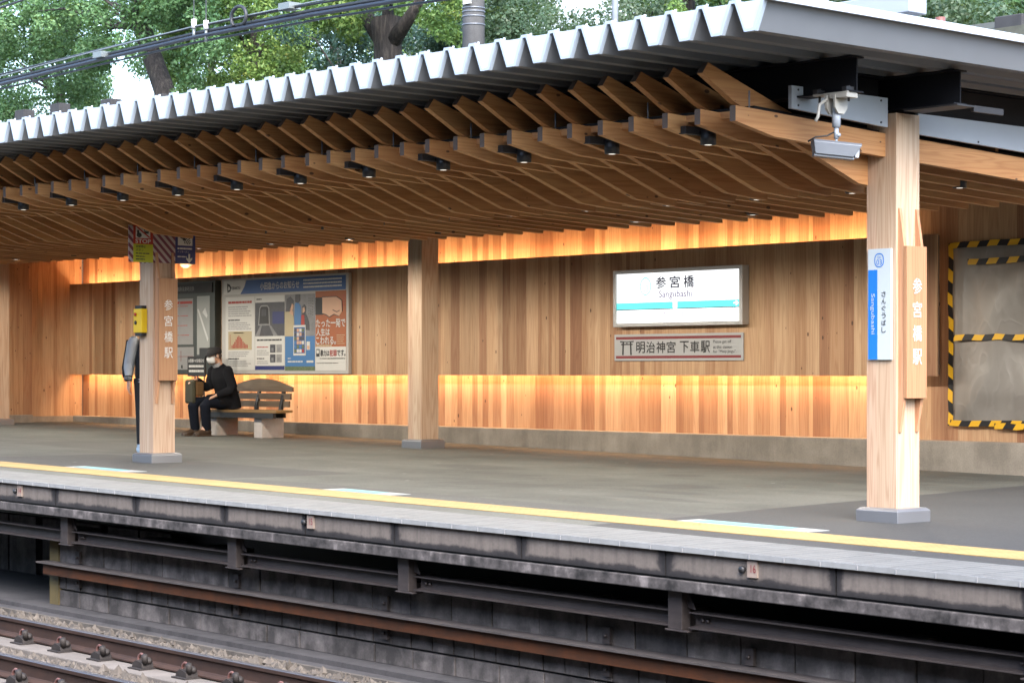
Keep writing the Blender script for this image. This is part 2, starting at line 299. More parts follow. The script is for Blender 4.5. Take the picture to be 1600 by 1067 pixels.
# ------------------------------------------------------------------ mesh builder
ORIG = {}
class MB:
    def __init__(s): s.v = []; s.f = []; s.m = []; s.gc = []; s.rn = []; s.sm = []
    def add(s, vs, fs, mat=0, gc=None, rnd=None, smooth=False):
        o = len(s.v); rnd = random.random() if rnd is None else rnd
        s.v += [tuple(p) for p in vs]; s.gc += [tuple(g) for g in (gc if gc is not None else vs)]; s.rn += [rnd] * len(vs)
        s.f += [tuple(i + o for i in f) for f in fs]; s.m += ([mat] * len(fs) if isinstance(mat, int) else list(mat)); s.sm += [smooth] * len(fs)
    @staticmethod
    def grain(vs, g):
        if g == 'x': return [(p[2], p[1], p[0]) for p in vs]
        if g == 'y': return [(p[2], p[0], p[1]) for p in vs]
        return vs
    def box(s, x0, x1, y0, y1, z0, z1, mat=0, grain='z', rnd=None, gc=None):
        vs = [(x, y, z) for z in (z0, z1) for y in (y0, y1) for x in (x0, x1)]
        fs = [(0, 2, 3, 1), (4, 5, 7, 6), (0, 1, 5, 4), (2, 6, 7, 3), (0, 4, 6, 2), (1, 3, 7, 5)]
        s.add(vs, fs, mat, gc or s.grain(vs, grain), rnd)
    def obox(s, c, ax, ay, az, mat=0, rnd=None, grain=None):
        c, ax, ay, az = map(Vector, (c, ax, ay, az))
        vs = [c + ax * i + ay * j + az * k for k in (-1, 1) for j in (-1, 1) for i in (-1, 1)]
        fs = [(0, 2, 3, 1), (4, 5, 7, 6), (0, 1, 5, 4), (2, 6, 7, 3), (0, 4, 6, 2), (1, 3, 7, 5)]
        s.add(vs, fs, mat, None, rnd)
    def prism(s, poly, axis, a0, a1, mat=0, grain='z', rnd=None, capmat=None):
        n = len(poly)
        def P(p, a): return {'x': (a, p[0], p[1]), 'y': (p[0], a, p[1]), 'z': (p[0], p[1], a)}[axis]
        vs = [P(p, a0) for p in poly] + [P(p, a1) for p in poly]
        fs = [tuple(range(n))[::-1], tuple(range(n, 2 * n))] + [(i, (i + 1) % n, n + (i + 1) % n, n + i) for i in range(n)]
        if axis == 'y': fs = [f[::-1] for f in fs]
        area = sum(poly[i][0] * poly[(i + 1) % n][1] - poly[(i + 1) % n][0] * poly[i][1] for i in range(n))
        if area < 0: fs = [f[::-1] for f in fs]
        ms = [mat] * len(fs)
        if capmat is not None: ms[0] = ms[1] = capmat
        s.add(vs, fs, ms, s.grain(vs, grain), rnd)
    def tube(s, path, r, mat=0, n=10, caps=True, smooth=True, rnd=None):
        """r: number, or list of radii / (rx, ry) pairs"""
        path = [Vector(p) for p in path]; vs = []; K = len(path)
        ref = None
        for i, p in enumerate(path):
            t = (path[min(i + 1, K - 1)] - path[max(i - 1, 0)]).normalized()
            if ref is None or abs(ref.dot(t)) > .97:
                ref = Vector((1, 0, 0)) if abs(t.x) < .8 else Vector((0, 0, 1))
            a = (ref - t * ref.dot(t)).normalized(); b = t.cross(a); ref = a
            q = r[i] if isinstance(r, (list, tuple)) else r
            rx, ry = q if isinstance(q, (list, tuple)) else (q, q)
            vs += [p + a * (rx * math.cos(2 * math.pi * k / n)) + b * (ry * math.sin(2 * math.pi * k / n)) for k in range(n)]
        fs = [(i * n + k, i * n + (k + 1) % n, (i + 1) * n + (k + 1) % n, (i + 1) * n + k) for i in range(K - 1) for k in range(n)]
        if caps: fs += [tuple(range(n))[::-1], tuple((K - 1) * n + k for k in range(n))]
        s.add(vs, fs, mat, None, rnd, smooth)
    def ball(s, c, r, mat=0, n=10, m=7, smooth=True, rnd=None):
        rx, ry, rz = r if isinstance(r, (list, tuple)) else (r, r, r); c = Vector(c)
        vs = [c + Vector((0, 0, -rz))]
        for i in range(1, m):
            th = math.pi * i / m
            vs += [c + Vector((rx * math.sin(th) * math.cos(2 * math.pi * k / n), ry * math.sin(th) * math.sin(2 * math.pi * k / n), -rz * math.cos(th))) for k in range(n)]
        vs.append(c + Vector((0, 0, rz)))
        fs = [(0, 1 + (k + 1) % n, 1 + k) for k in range(n)]
        for i in range(m - 2): fs += [(1 + i * n + k, 1 + i * n + (k + 1) % n, 1 + (i + 1) * n + (k + 1) % n, 1 + (i + 1) * n + k) for k in range(n)]
        l = len(vs) - 1; fs += [(l, 1 + (m - 2) * n + k, 1 + (m - 2) * n + (k + 1) % n) for k in range(n)]
        s.add(vs, fs, mat, None, rnd, smooth)
    def rect(s, O, Rv, Uv, u0, u1, v0, v1, h=.002, mat=0):
        """thin raised plate on a face: O origin, Rv/Uv axes"""
        O, Rv, Uv = map(Vector, (O, Rv, Uv)); N = Rv.cross(Uv)
        s.obox(O + Rv * ((u0 + u1) / 2) + Uv * ((v0 + v1) / 2) + N * (h / 2), Rv * ((u1 - u0) / 2), Uv * ((v1 - v0) / 2), N * (h / 2), mat)
    def poly(s, O, Rv, Uv, pts, h=.002, mat=0):
        O, Rv, Uv = map(Vector, (O, Rv, Uv)); N = Rv.cross(Uv); n = len(pts)
        vs = [O + Rv * p[0] + Uv * p[1] for p in pts] + [O + Rv * p[0] + Uv * p[1] + N * h for p in pts]
        area = sum(pts[i][0] * pts[(i + 1) % n][1] - pts[(i + 1) % n][0] * pts[i][1] for i in range(n))
        fs = [tuple(range(n, 2 * n))] + [(i, (i + 1) % n, n + (i + 1) % n, n + i) for i in range(n)]
        if area < 0: fs = [f[::-1] for f in fs]
        s.add(vs, fs, mat)
    def text(s, body, O, Rv, Uv, u0, u1, v0, v1, h=.004, mat=0, bold=0.0):
        """lettering fitted to the box u0..u1, v0..v1 on a face"""
        T = text_mesh(body); O, Rv, Uv = map(Vector, (O, Rv, Uv)); N = Rv.cross(Uv)
        V, F, (xa, xb, ya, yb) = T; sx = (u1 - u0) / (xb - xa); sy = (v1 - v0) / (yb - ya)
        for k, (dx, dy) in enumerate(((0, 0), (bold, 0), (-bold, 0), (0, bold), (0, -bold)) if bold else ((0, 0),)):
            vs = [O + Rv * (u0 + (x + dx - xa) * sx) + Uv * (v0 + (y + dy - ya) * sy) + N * (h + k * .0003) for x, y in V]
            s.add(vs, F, mat)
    def vtext(s, body, O, Rv, Uv, uc, w, vtop, step, h=.004, mat=0, bold=0.0, hh=None):
        for i, ch in enumerate(body):
            s.text(ch, O, Rv, Uv, uc - w / 2, uc + w / 2, vtop - i * step - (hh or w), vtop - i * step, h, mat, bold)
    def build(s, name, mats, parent=None, origin=None, shear=None, smooth=None, bevel=0):
        v = np.array(s.v, dtype=np.float64)
        if shear: v[:, 2] -= shear[0] * (v[:, 0] - shear[1])
        if parent is not None: o0 = np.array(ORIG[parent.name])
        elif origin is not None: o0 = np.array(origin, float)
        else: lo, hi = v.min(0), v.max(0); o0 = np.array([(lo[0] + hi[0]) / 2, (lo[1] + hi[1]) / 2, lo[2]])
        me = bpy.data.meshes.new(name); me.from_pydata((v - o0).tolist(), [], s.f)
        if not isinstance(mats, (list, tuple)): mats = [mats]
        for m in mats: me.materials.append(M[m] if isinstance(m, str) else m)
        me.polygons.foreach_set("material_index", s.m); me.polygons.foreach_set("use_smooth", s.sm if smooth is None else [smooth] * len(s.f))
        a = me.attributes.new("gc", 'FLOAT_VECTOR', 'POINT'); a.data.foreach_set("vector", np.array(s.gc, dtype=np.float32).ravel())
        a = me.attributes.new("rnd", 'FLOAT', 'POINT'); a.data.foreach_set("value", np.array(s.rn, dtype=np.float32))
        me.update(); ob = bpy.data.objects.new(name, me); COL.objects.link(ob); ORIG[ob.name] = tuple(o0)
        if parent is not None: ob.parent = parent
        else: ob.location = o0
        if bevel:
            b = ob.modifiers.new("bevel", 'BEVEL'); b.width = bevel; b.segments = 2; b.limit_method = 'ANGLE'
        return ob
_TX = {}
def text_mesh(body, bold=0.0):
    if (body, bold) in _TX: return _TX[(body, bold)]
    c = bpy.data.curves.new('lettering', 'FONT'); c.body = body; c.resolution_u = 3; c.offset = bold
    o = bpy.data.objects.new('lettering', c); COL.objects.link(o)
    me = bpy.data.meshes.new_from_object(o.evaluated_get(bpy.context.evaluated_depsgraph_get()))
    V = [(p.co.x, p.co.y) for p in me.vertices]; F = [tuple(p.vertices) for p in me.polygons if p.area > 0]
    F2 = []
    for p in me.polygons: F2.append(tuple(p.vertices) if p.normal.z > 0 else tuple(p.vertices)[::-1])
    bb = (min(x for x, _ in V), max(x for x, _ in V), min(y for _, y in V), max(y for _, y in V))
    bpy.data.objects.remove(o); bpy.data.curves.remove(c); bpy.data.meshes.remove(me)
    _TX[(body, bold)] = (V, F2, bb); return _TX[(body, bold)]
def tag(o, label=None, cat=None, group=None, kind=None):
    if label: o["label"] = label
    if cat: o["category"] = cat
    if group: o["group"] = group
    if kind: o["kind"] = kind
    return o
def thing(name, loc, label, cat, group=None):
    o = bpy.data.objects.new(name, None); COL.objects.link(o); o.location = loc; o.empty_display_size = .2
    ORIG[o.name] = tuple(loc); return tag(o, label, cat, group)
def copy_tree(o, parent=None):
    c = o.copy(); COL.objects.link(c); ORIG[c.name] = ORIG.get(o.name, (0, 0, 0))
    if parent is not None: c.parent = parent
    for ch in list(o.children): copy_tree(ch, c)
    return c
def put(o, loc):
    o.location = loc; ORIG[o.name] = tuple(loc)
X3, Y3, Z3 = (1, 0, 0), (0, 1, 0), (0, 0, 1)
def greek(mm, O, Rv, u0, u1, v0, v1, h, mat, seed=0):
    g = random.Random(seed + int(u0 * 1000) + int(v0 * 1000)); a = u0
    while a < u1 - .004:
        b = min(u1, a + g.uniform(.018, .05)); mm.rect(O, Rv, Z3, a, b, v0 + .1 * (v1 - v0), v1 - .1 * (v1 - v0), h, mat); a = b + g.uniform(.004, .009)
ORD = ["first", "second", "third", "fourth", "fifth", "sixth", "seventh", "eighth", "ninth", "tenth", "eleventh", "twelfth", "thirteenth", "fourteenth", "fifteenth"]
def fz(x): return -G * x

# ================================================================== SETTING
m = MB(); m.box(-60, 14, 10.7, 19.2, -.3, 0); tag(m.build("platform_floor", 'asphalt', origin=(0, 0, 0), shear=(G, 0)), kind='structure')
m = MB(); m.box(-60, 14, 10.02, 10.70, -.030, .004); o = m.build("platform_coping", 'coping', origin=(0, 10.02, 0), shear=(G, 0)); tag(o, kind='structure')
m = MB(); m.box(-60, 14, 11.06, 11.53, -.01, .005); tag(m.build("tactile_paving", 'tactile', origin=(0, 11.06, 0), shear=(G, 0)), kind='structure')
# boarding-position markings just beyond the yellow strip
m = MB()
for xa, xb in ((-19.95, -18.75), (-15.5, -14.55), (-11.15, -9.9)):
    m.box(xa, xb, 11.56, 11.80, -.01, .004, 1); m.box(xa + .12, xb - .25, 11.60, 11.76, -.01, .007, 0)
tag(m.build("platform_marking", ['decal', 'decal_white'], shear=(G, 0)), kind='structure')
m = MB(); m.box(-60, 14, 10.006, 10.019, -.030, .0035); tag(m.build("platform_nosing", plain("worn white nosing", (.23, .235, .235), .8, var=.3, scale=10), shear=(G, 0)), kind='structure')
# coping joints
m = MB()
for k in range(-140, 60):
    x = -9.602 + .284 * k
    if x < 10: m.box(x - .003, x + .003, 10.002, 10.03, -.031, -.002)
tag(m.build("coping_joint", 'grey_print', shear=(G, 0)), kind='structure')
# ground and hill
m = MB()
prof = [(-60, -1.9), (6.6, -1.9), (6.9, -1.26), (10.0, -1.26), (19.3, -1.26), (19.3, .1), (21, .4), (24.6, 5.9), (25.4, 6.15), (36, 6.2), (60, 6.6), (400, 6.7)]
for (ya, za), (yb, zb) in zip(prof, prof[1:]):
    m.add([(-400, ya, za), (300, ya, za), (300, yb, zb), (-400, yb, zb)], [(0, 1, 2, 3)])
tag(m.build("ground", 'bank', origin=(0, 0, 0)), kind='structure')
# track bed
m = MB(); nx, ny = 260, 46
xs = np.linspace(-32, -3, nx); ys = np.linspace(5.5, 10.0, ny)
vs = []; 
for y in ys:
    for x in xs:
        z = -1.262 + .03 * math.exp(-((y - 8.4) / .22) ** 2) + random.uniform(-.012, .012)
        vs.append((x, y, z))
m.add(vs, [(j * nx + i, j * nx + i + 1, (j + 1) * nx + i + 1, (j + 1) * nx + i) for j in range(ny - 1) for i in range(nx - 1)])
tag(m.build("track_bed", 'ballast', origin=(0, 0, 0), shear=(G, 0)), kind='structure')
m = MB()
for k in range(5200):
    band = random.random()
    y = random.uniform(9.28, 9.98) if band < .55 else random.uniform(8.0, 8.72)
    x = random.uniform(-20, -9.5); r = random.uniform(.018, .055)
    q = [random.uniform(.7, 1.2) for _ in range(3)]; ang = random.uniform(0, 6.28)
    c = Vector((x, y, -1.250 + random.uniform(-.004, .026) + .03 * math.exp(-((y - 8.4) / .22) ** 2)))
    d = []
    for p in [(1, 0, 0), (-1, 0, 0), (0, 1, 0), (0, -1, 0), (0, 0, 1), (0, 0, -1)]:
        jx = [p[i] * r * q[i] + random.uniform(-.25, .25) * r for i in range(3)]
        d.append(c + Vector((jx[0] * math.cos(ang) - jx[1] * math.sin(ang), jx[0] * math.sin(ang) + jx[1] * math.cos(ang), jx[2])))
    m.add(d, [(0, 2, 4), (2, 1, 4), (1, 3, 4), (3, 0, 4), (2, 0, 5), (1, 2, 5), (3, 1, 5), (0, 3, 5)])
tag(m.build("ballast_stones", 'stone', origin=(0, 0, 0), shear=(G, 0)), kind='stuff')
# gutter ledge below the platform wall
m = MB(); m.prism([(10.60, -1.40), (10.60, -1.155), (10.12, -1.155), (10.12, -1.195), (10.02, -1.20), (10.02, -1.40)], 'x', -40, 0)
m.box(-40, -18.06, 10.59, 11.7, -1.40, -1.157); tag(m.build("drain_ledge", 'gutter', origin=(0, 10, 0), shear=(G, 0)), kind='structure')
m = MB(); m.box(-40, 0, 9.98, 10.018, -1.4, -1.197); tag(m.build("drain_kerb", 'gutter_pale', origin=(0, 10, 0), shear=(G, 0)), kind='structure')

# ================================================================== UNDER THE PLATFORM
wall = thing("platform_edge_wall", (-14, 10.1, fz(-14) - 1.15), "sooty concrete platform edge with panelled fascia and block wall above the track", "platform wall")
JX = [x_ * 1.0177 for x_ in (-23.9, -22.55, -21.2, -19.87, -18.53, -17.19, -15.86, -14.53, -13.446, -12.36, -10.98, -9.617, -8.23, -6.88, -5.5)]
first = None
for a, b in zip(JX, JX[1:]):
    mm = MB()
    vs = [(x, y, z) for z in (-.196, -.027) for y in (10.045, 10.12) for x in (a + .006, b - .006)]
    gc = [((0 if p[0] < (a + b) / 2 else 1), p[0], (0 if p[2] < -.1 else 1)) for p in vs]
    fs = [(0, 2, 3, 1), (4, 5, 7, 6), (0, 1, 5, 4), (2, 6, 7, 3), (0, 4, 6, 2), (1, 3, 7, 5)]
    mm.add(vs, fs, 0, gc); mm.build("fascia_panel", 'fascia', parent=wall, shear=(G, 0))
mm = MB(); mm.box(-24, -4, 10.07, 10.14, -.214, -.02); mm.build("panel_backing", 'black', parent=wall, shear=(G, 0))
mm = MB(); mm.box(-24, -4, 10.025, 10.25, -.288, -.213); mm.build("edge_beam", 'edge_beam', parent=wall, shear=(G, 0), bevel=.006)
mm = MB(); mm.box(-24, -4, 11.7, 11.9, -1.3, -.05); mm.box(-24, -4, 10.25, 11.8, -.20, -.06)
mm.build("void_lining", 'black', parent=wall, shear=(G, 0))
mm = MB()
rows = [(-.84, -.47, .48, 0.0), (-1.005, -.845, .242, .1), (-1.16, -1.01, .475, .2)]
for z0, z1, wd, off in rows:
    x = -17.95 + off
    x = -18.06
    while x < -5:
        ww = wd * random.uniform(.93, 1.07); ins = random.uniform(0, .012)
        mm.box(x + .006, min(x + ww, -4.9) - .006, 10.33 + ins, 10.6, z0 + .006, z1 - .006 + (random.uniform(-.03, .04) if z1 > -.5 else 0)); x += ww
mb2 = MB(); mb2.box(-18.06, -5, 10.375, 10.58, -1.16, -.50); mb2.build("block_mortar", 'black', parent=wall, shear=(G, 0))
mm.build("block_wall", 'block', parent=wall, shear=(G, 0), bevel=.004)
mm = MB(); mm.box(-18.08, -17.92, 10.318, 10.6, -1.158, -.45); mm.build("yellow_wall_end", plain("faded yellow paint", (.10, .075, .028), .8, var=.4, scale=6), parent=wall, shear=(G, 0))
mm = MB()
for xw in (-21.6, -21.0, -20.3, -19.7, -19.0, -18.4): mm.box(xw, xw + .56, 11.5, 11.6, -1.15, -.55)
mm.build("recess_wall", 'block', parent=wall, shear=(G, 0))
BR = [-22.9, -20.2, -17.49, -14.81, -12.58, -9.79, -7.05]
for bx in BR:
    mm = MB(); mm.box(bx - .05, bx + .075, 10.12, 10.20, -.545, -.289); mm.prism([(bx + .0755, -.40), (bx + .15, -.415), (bx + .0755, -.29)], 'y', 10.17, 10.18)
    mm.box(bx - .07, bx + .13, 10.11, 10.22, -.556, -.545)
    mm.build("bracket", 'channel', parent=wall, shear=(G, 0), bevel=.003)
CHL = ["steel channel beam left of the yellow wall end, at the left picture edge", "steel channel beam below the 15 plate, right of the yellow wall end", "short steel channel beam below the 15 plate's right-hand panels", "long steel channel beam under the fascia at the centre of the photo", "steel channel beam beneath the 16 plate, ending at the right edge"]
CHL = ["grimy steel channel beam over the dark recess, leftmost of the row", "grimy steel channel beam starting above the yellow wall end",
       "grimy steel channel beam under the fascia panel with the 15 plate, shortest of the row", "grimy steel channel beam left of the bracket below the 16 plate", "grimy steel channel beam right of the bracket below the 16 plate"]
for i, (a, b) in enumerate(zip(BR[1:6], BR[2:7])):
    mm = MB(); prof = [(10.14, -.425), (10.26, -.425), (10.26, -.433), (10.215, -.44), (10.215, -.515), (10.26, -.522), (10.26, -.53), (10.13, -.53), (10.13, -.522), (10.203, -.515), (10.203, -.44), (10.14, -.433)]
    mm.prism(prof, 'x', a + .12, b - .055)
    for bx in (a + .19, a + .235, b - .11): mm.tube([(bx, 10.203, -.478), (bx, 10.185, -.478)], .013, n=8)
    tag(mm.build("steel_channel", 'channel', shear=(G, 0)), CHL[i], "steel beam", "steel channel beams under the platform fascia")
rr = thing("rusty_guard_rail", (-12.8, 10.2, fz(-12.8) - .88), "rusty orange steel angle running along the block wall below the channel beams", "guard rail")
mm = MB(); mm.box(-18.02, -8.5, 10.215, 10.23, -.865, -.765); mm.build("web", 'rust_rail', parent=rr, shear=(G, 0))
mm = MB(); mm.box(-18.08, -8.47, 10.17, 10.335, -.764, -.750); mm.build("flange", 'rust_top', parent=rr, shear=(G, 0))
for px_ in (-17.55, -15.0, -13.02, -10.6, -9.3):
    for za, zb in ((-.74, -.63), (-.96, -.87)):
        mm = MB(); mm.box(px_ - .035, px_ + .035, 10.30, 10.325, za, zb, 0); zz = (za + zb) / 2; mm.tube([(px_, 10.30, zz), (px_, 10.285, zz)], .014, n=8); mm.build("fixing_plate", 'channel', parent=rr, shear=(G, 0))
for i, (x, s_, lb) in enumerate([(-18.13, "14", "small worn number plate on the fascia at the left edge of the photo"), (-13.60, "15", "small white number plate reading 15 on the fascia"), (-9.03, "16", "small white number plate reading 16 on the fascia, nearest the camera")]):
    z = fz(x); t = thing("number_plate", (x, 10.04, z - .12), lb, "number plate", "distance plates on the platform fascia")
    mm = MB(); mm.box(x - .04, x + .04, 10.028, 10.046, z - .145, z - .042); mm.build("plate", plain("pinkish plate", (.27, .21, .175), .6, var=.2, scale=20), parent=t)
    mm = MB(); mm.text(s_, (x, 10.027, z - .14), X3, Z3, -.008, .034, .025, .075, .002); mm.build("numeral", 'maroon', parent=t)
    mm = MB(); mm.tube([(x - .085, 10.046, z - .10), (x - .085, 10.02, z - .10)], .022, n=10); mm.build("bolt", 'dark_steel', parent=t)

# ---- track
def rail(y0, label, cl):
    t = thing("railway_rail", (-14.5, y0, fz(-14.5) - 1.183), label, "rail", "rails of the near track")
    z0 = -1.183
    prof = [(-.0635, 0), (.0635, 0), (.0635, .011), (.02, .024), (.008, .035), (.008, .115), (.03, .125), (.0325, .15), (-.0325, .15), (-.03, .125), (-.008, .115), (-.008, .035), (-.02, .024), (-.0635, .011)]
    mm = MB(); mm.prism([(y0 + a, z0 + b) for a, b in prof], 'x', -34, 0); mm.build("rail_body", 'rail_side', parent=t, shear=(G, 0))
    mm = MB(); mm.prism([(y0 - .0325, z0 + .1495), (y0 + .0325, z0 + .1495), (y0 + .027, z0 + .1535), (y0 - .027, z0 + .1535)], 'x', -34, 0); mm.build("rail_head", 'rail_head', parent=t, shear=(G, 0))
    mm = MB(); mm.box(-34, 0, y0 - .30, y0 + .16, z0 - .12, z0 - .012); mm.build("concrete_sleeper", 'sleeper', parent=t, shear=(G, 0), bevel=.008)
    k = 0
    for i in range(14):
        x = -18.45 + .605 * i + cl
        if x > -11: break
        mm = MB(); mm.box(x - .09, x + .09, y0 - .20, y0 + .16, z0 - .012, z0 - .001)
        mm.prism([(x - .085, z0), (x + .06, z0), (x + .05, z0 + .035), (x - .03, z0 + .055), (x - .075, z0 + .03)], 'y', y0 - .165, y0 - .062)
        mm.tube([(x + .045, y0 - .13, z0 + .03), (x + .07, y0 - .15, z0 + .10)], .024, n=8); mm.ball((x + .03, y0 - .10, z0 + .05), (.05, .035, .03), n=8, m=5)
        c = mm.build("rail_clip", 'clip', parent=t, shear=(G, 0))
        m2 = MB(); m2.tube([(x - .02 + .042 * math.cos(q), y0 - .12, z0 + .055 + .042 * math.sin(q)) for q in np.linspace(-.3, 3.6, 10)], .011, n=6)
        m2.build("spring_loop", 'clip_pink', parent=c, shear=(G, 0))
    return t
rail(9.03, "brown rail with polished top nearest the platform wall", 0.0)
rail(7.90, "brown rail in the bottom left corner, farther from the platform", .12)

# ================================================================== TIMBER WALL
def boards(mm, a0, a1, z0, z1, y0, y1, axis='x', ws=(.06, .075, .09, .09, .105, .12, .15)):
    a = a0; prev = .5
    while a < a1 - .01:
        wd = min(random.choice(ws), a1 - a); 
        if a1 - (a + wd) < .03: wd = a1 - a
        rn = random.random() if random.random() < .75 else prev; prev = rn
        dy = random.uniform(0, .0015)
        if axis == 'x': mm.box(a + .0008, a + wd - .0008, y0 + dy, y1, z0, z1, 0, 'z', rn)
        else: mm.box(y0, y1 - dy, a + .0008, a + wd - .0008, z0, z1, 0, 'z', rn)
        a += wd
tw = thing("timber_wall", (-20, 18.9, fz(-20)), "long cedar plank wall with glowing light slots above and below its raised panel", "wall")
m = MB(); boards(m, -32.3, -6, .47, 3.42, 19.06, 19.11); m.box(-32.3, -6, 19.095, 19.16, .2, 3.42, rnd=.8); m.build("wall_boards", 'wall_wood', parent=tw)
m = MB(); boards(m, -32.3, -14.31, 1.19, 2.705, 18.82, 18.85); m.build("raised_panel", 'wall_wood', parent=tw)
m = MB(); m.box(-32.3, -14.31, 18.851, 18.865, 1.205, 2.69); m.build("panel_backing", 'black', parent=tw)
m = MB(); m.box(-32.1, -14.95, 18.885, 18.925, 1.252, 1.264); m.build("light_strip", 'led', parent=tw)
m = MB(); m.box(-32.1, -14.95, 18.885, 18.925, 2.631, 2.643); m.build("light_strip", 'led', parent=tw)
m = MB(); m.box(-60, 8, 18.85, 19.059, -.6, .50); m.build("kerb", 'curb', parent=tw, bevel=.008)
rw = thing("return_wall", (-32.5, 18.4, fz(-32.5)), "cedar plank return wall closing the left end of the long glowing wall", "wall")
m = MB(); boards(m, 18.0, 19.05, .50, 3.45, -32.5, -32.3, 'y'); m.build("wall_boards", 'wall_wood', parent=rw)
m = MB(); boards(m, 17.45, 18.0, .53, 3.45, -32.5, -32.12, 'y'); m.build("corner_box", 'wall_wood', parent=rw)
m = MB(); m.box(-32.5, -32.26, 18.0, 18.85, .2, .50); m.box(-32.5, -32.08, 17.43, 18.0, .2, .53); m.build("kerb", 'curb', parent=rw, bevel=.006)
m = MB(); m.box(-32.25, -30.6, 17.9, 19.05, 3.17, 3.2); m.build("soffit", 'wall_wood', parent=rw)
# what stands beyond the return wall
m = MB(); m.box(-60, -32.6, 19.0, 19.2, .2, 3.4); tag(m.build("concrete_wall", 'curb'), "plain grey wall beyond the far left end of the timber wall", "wall")

# unseen block added behind the camera to cut low sky light
t = thing("low_sky_blocker", (-5, -9, -1.9), "long plain block added out of view to hold back low sky light", "building")
m = MB(); m.box(-70, 60, -14, -7, -1.9, 7.6); m.build("wall", plain("dull render", (.10, .095, .09), .8), parent=t)
m = MB(); m.prism([(-14.5, 7.6), (-6.3, 7.6), (-6.3, 7.8), (-10, 8.6), (-14.5, 7.8)], 'x', -70.5, 60.5); m.build("roof", 'dark_steel', parent=t)
# ================================================================== CANOPY
can = thing("station_canopy", (-20, 14, fz(-20)), "long platform canopy with folded metal roof over rows of cedar ceiling fins", "canopy")
XR = -10.2
PIT = .2867
xs = []
k = 0; x = -9.373
xb = [x - PIT * i for i in range(0, 105)]
RG = .0055
prof_top = [(-9.23 + .022, 3.612), (-9.23 - .018, 3.612)]
pts = [(-9.21, 3.612), (-9.25, 3.612)]
for x in xb:
    pts += [(x + .042, 3.42), (x - .042, 3.42), (x - PIT / 2 + .02, 3.612), (x - PIT / 2 - .02, 3.612)]
Y0, Y1 = 10.39, 19.6; TH = .015
m = MB(); n = len(pts)
vs = []
for (x, z) in pts: vs += [(x, Y0, z), (x, Y1, z), (x, Y0, z + TH), (x, Y1, z + TH)]
fs = []; ms = []
for i in range(n - 1):
    a, b = 4 * i, 4 * (i + 1)
    fs += [(a, b, b + 1, a + 1), (a + 2, a + 3, b + 3, b + 2), (a, a + 2, b + 2, b), (a + 1, b + 1, b + 3, a + 3)]; ms += [0, 0, 2, 0]
fs.append((0, 1, 3, 2)); ms.append(1)
m.add(vs, fs, ms); m.build("folded_roof", ['roof', 'roof_white', 'roof_lip'], parent=can, shear=(RG, XR))
m = MB()
for x in xb:
    m.add([(x + .036, Y0 + .02, 3.433), (x + .132, Y0 + .02, 3.613), (x - .132, Y0 + .02, 3.613), (x - .036, Y0 + .02, 3.433)], [(3, 2, 1, 0)])
    m.tube([(x - PIT / 2, Y0 + .06, 3.624), (x - PIT / 2, Y0 + .06, 3.645)], .009, n=6)
m.build("trough_closure", 'roof_white', parent=can, shear=(RG, XR))
m = MB(); m.box(-9.232, -9.205, Y0 - .004, Y1, 3.600, 3.652); m.build("edge_trim", 'roof_white', parent=can, shear=(RG, XR))
m = MB(); nb = len(pts); lo, hi = [], []
for i, (x, z) in enumerate(pts):
    xa, za = pts[max(i - 1, 0)]; xb_, zb_ = pts[min(i + 1, nb - 1)]
    d1 = Vector((x - xa, z - za)); d2 = Vector((xb_ - x, zb_ - z)); n1 = Vector((d1.y, -d1.x)); n2 = Vector((d2.y, -d2.x))
    nn_ = (n1.normalized() if n1.length else n2.normalized()) + (n2.normalized() if n2.length else n1.normalized()); nn_.normalize()
    lo.append((x + nn_.x * .020, z + nn_.y * .020)); hi.append((x - nn_.x * .006, z - nn_.y * .006))
vs = [(p[0], yy, p[1]) for yy in (Y0 - .006, Y0 + .03) for row in (lo, hi) for p in row]
fs = []
for i in range(nb - 1):
    a, b, c_, d_ = i, nb + i, 2 * nb + i, 3 * nb + i
    fs += [(a, b, b + 1, a + 1), (c_, c_ + 1, d_ + 1, d_), (a, a + 1, c_ + 1, c_), (b, d_, d_ + 1, b + 1)]
m.add(vs, fs); m.build("eaves_edge", 'roof_lip', parent=can, shear=(RG, XR))
# steel
def hbeam_x(mm, x0, x1, y, z0, z1, bw=.075):
    mm.box(x0, x1, y - .006, y + .006, z0 + .012, z1 - .012); mm.box(x0, x1, y - bw, y + bw, z0, z0 + .011); mm.box(x0, x1, y - bw, y + bw, z1 - .011, z1)
def hbeam_y(mm, y0, y1, x, z0, z1, bw=.075):
    mm.box(x - .006, x + .006, y0, y1, z0 + .012, z1 - .012); mm.box(x - bw, x + bw, y0, y1, z0, z0 + .011); mm.box(x - bw, x + bw, y0, y1, z1 - .011, z1)
for y, x1 in ((11.76, -9.62), (12.85, -9.56), (15.3, -9.9), (17.6, -9.9)):
    m = MB(); hbeam_x(m, -39, x1, y, 3.165, 3.415); m.build("steel_beam", 'black_steel', parent=can, shear=(RG, XR))
for xg in (-10.25, -15.3, -20.35, -25.4, -30.5):
    m = MB(); hbeam_y(m, 11.85, 12.77, xg, 3.18, 3.41, .06); hbeam_y(m, 12.93, 15.22, xg, 3.18, 3.41, .06); hbeam_y(m, 15.38, 17.5, xg, 3.18, 3.41, .06); m.build("cross_beam", 'black_steel', parent=can, shear=(RG, XR))
m = MB(); m.prism([(11.385, 3.08), (12.59, 3.016), (14.54, 2.938), (16.02, 2.86), (17.2, 2.86), (17.2, 2.875), (14.54, 2.953), (12.59, 3.031), (11.385, 3.095)], 'x', XR - .33 * 66, XR - .03); m.build("added_shade_board", 'black_steel', parent=can, shear=(GC, XR))  # black board added to keep light out of the cavity above the fins
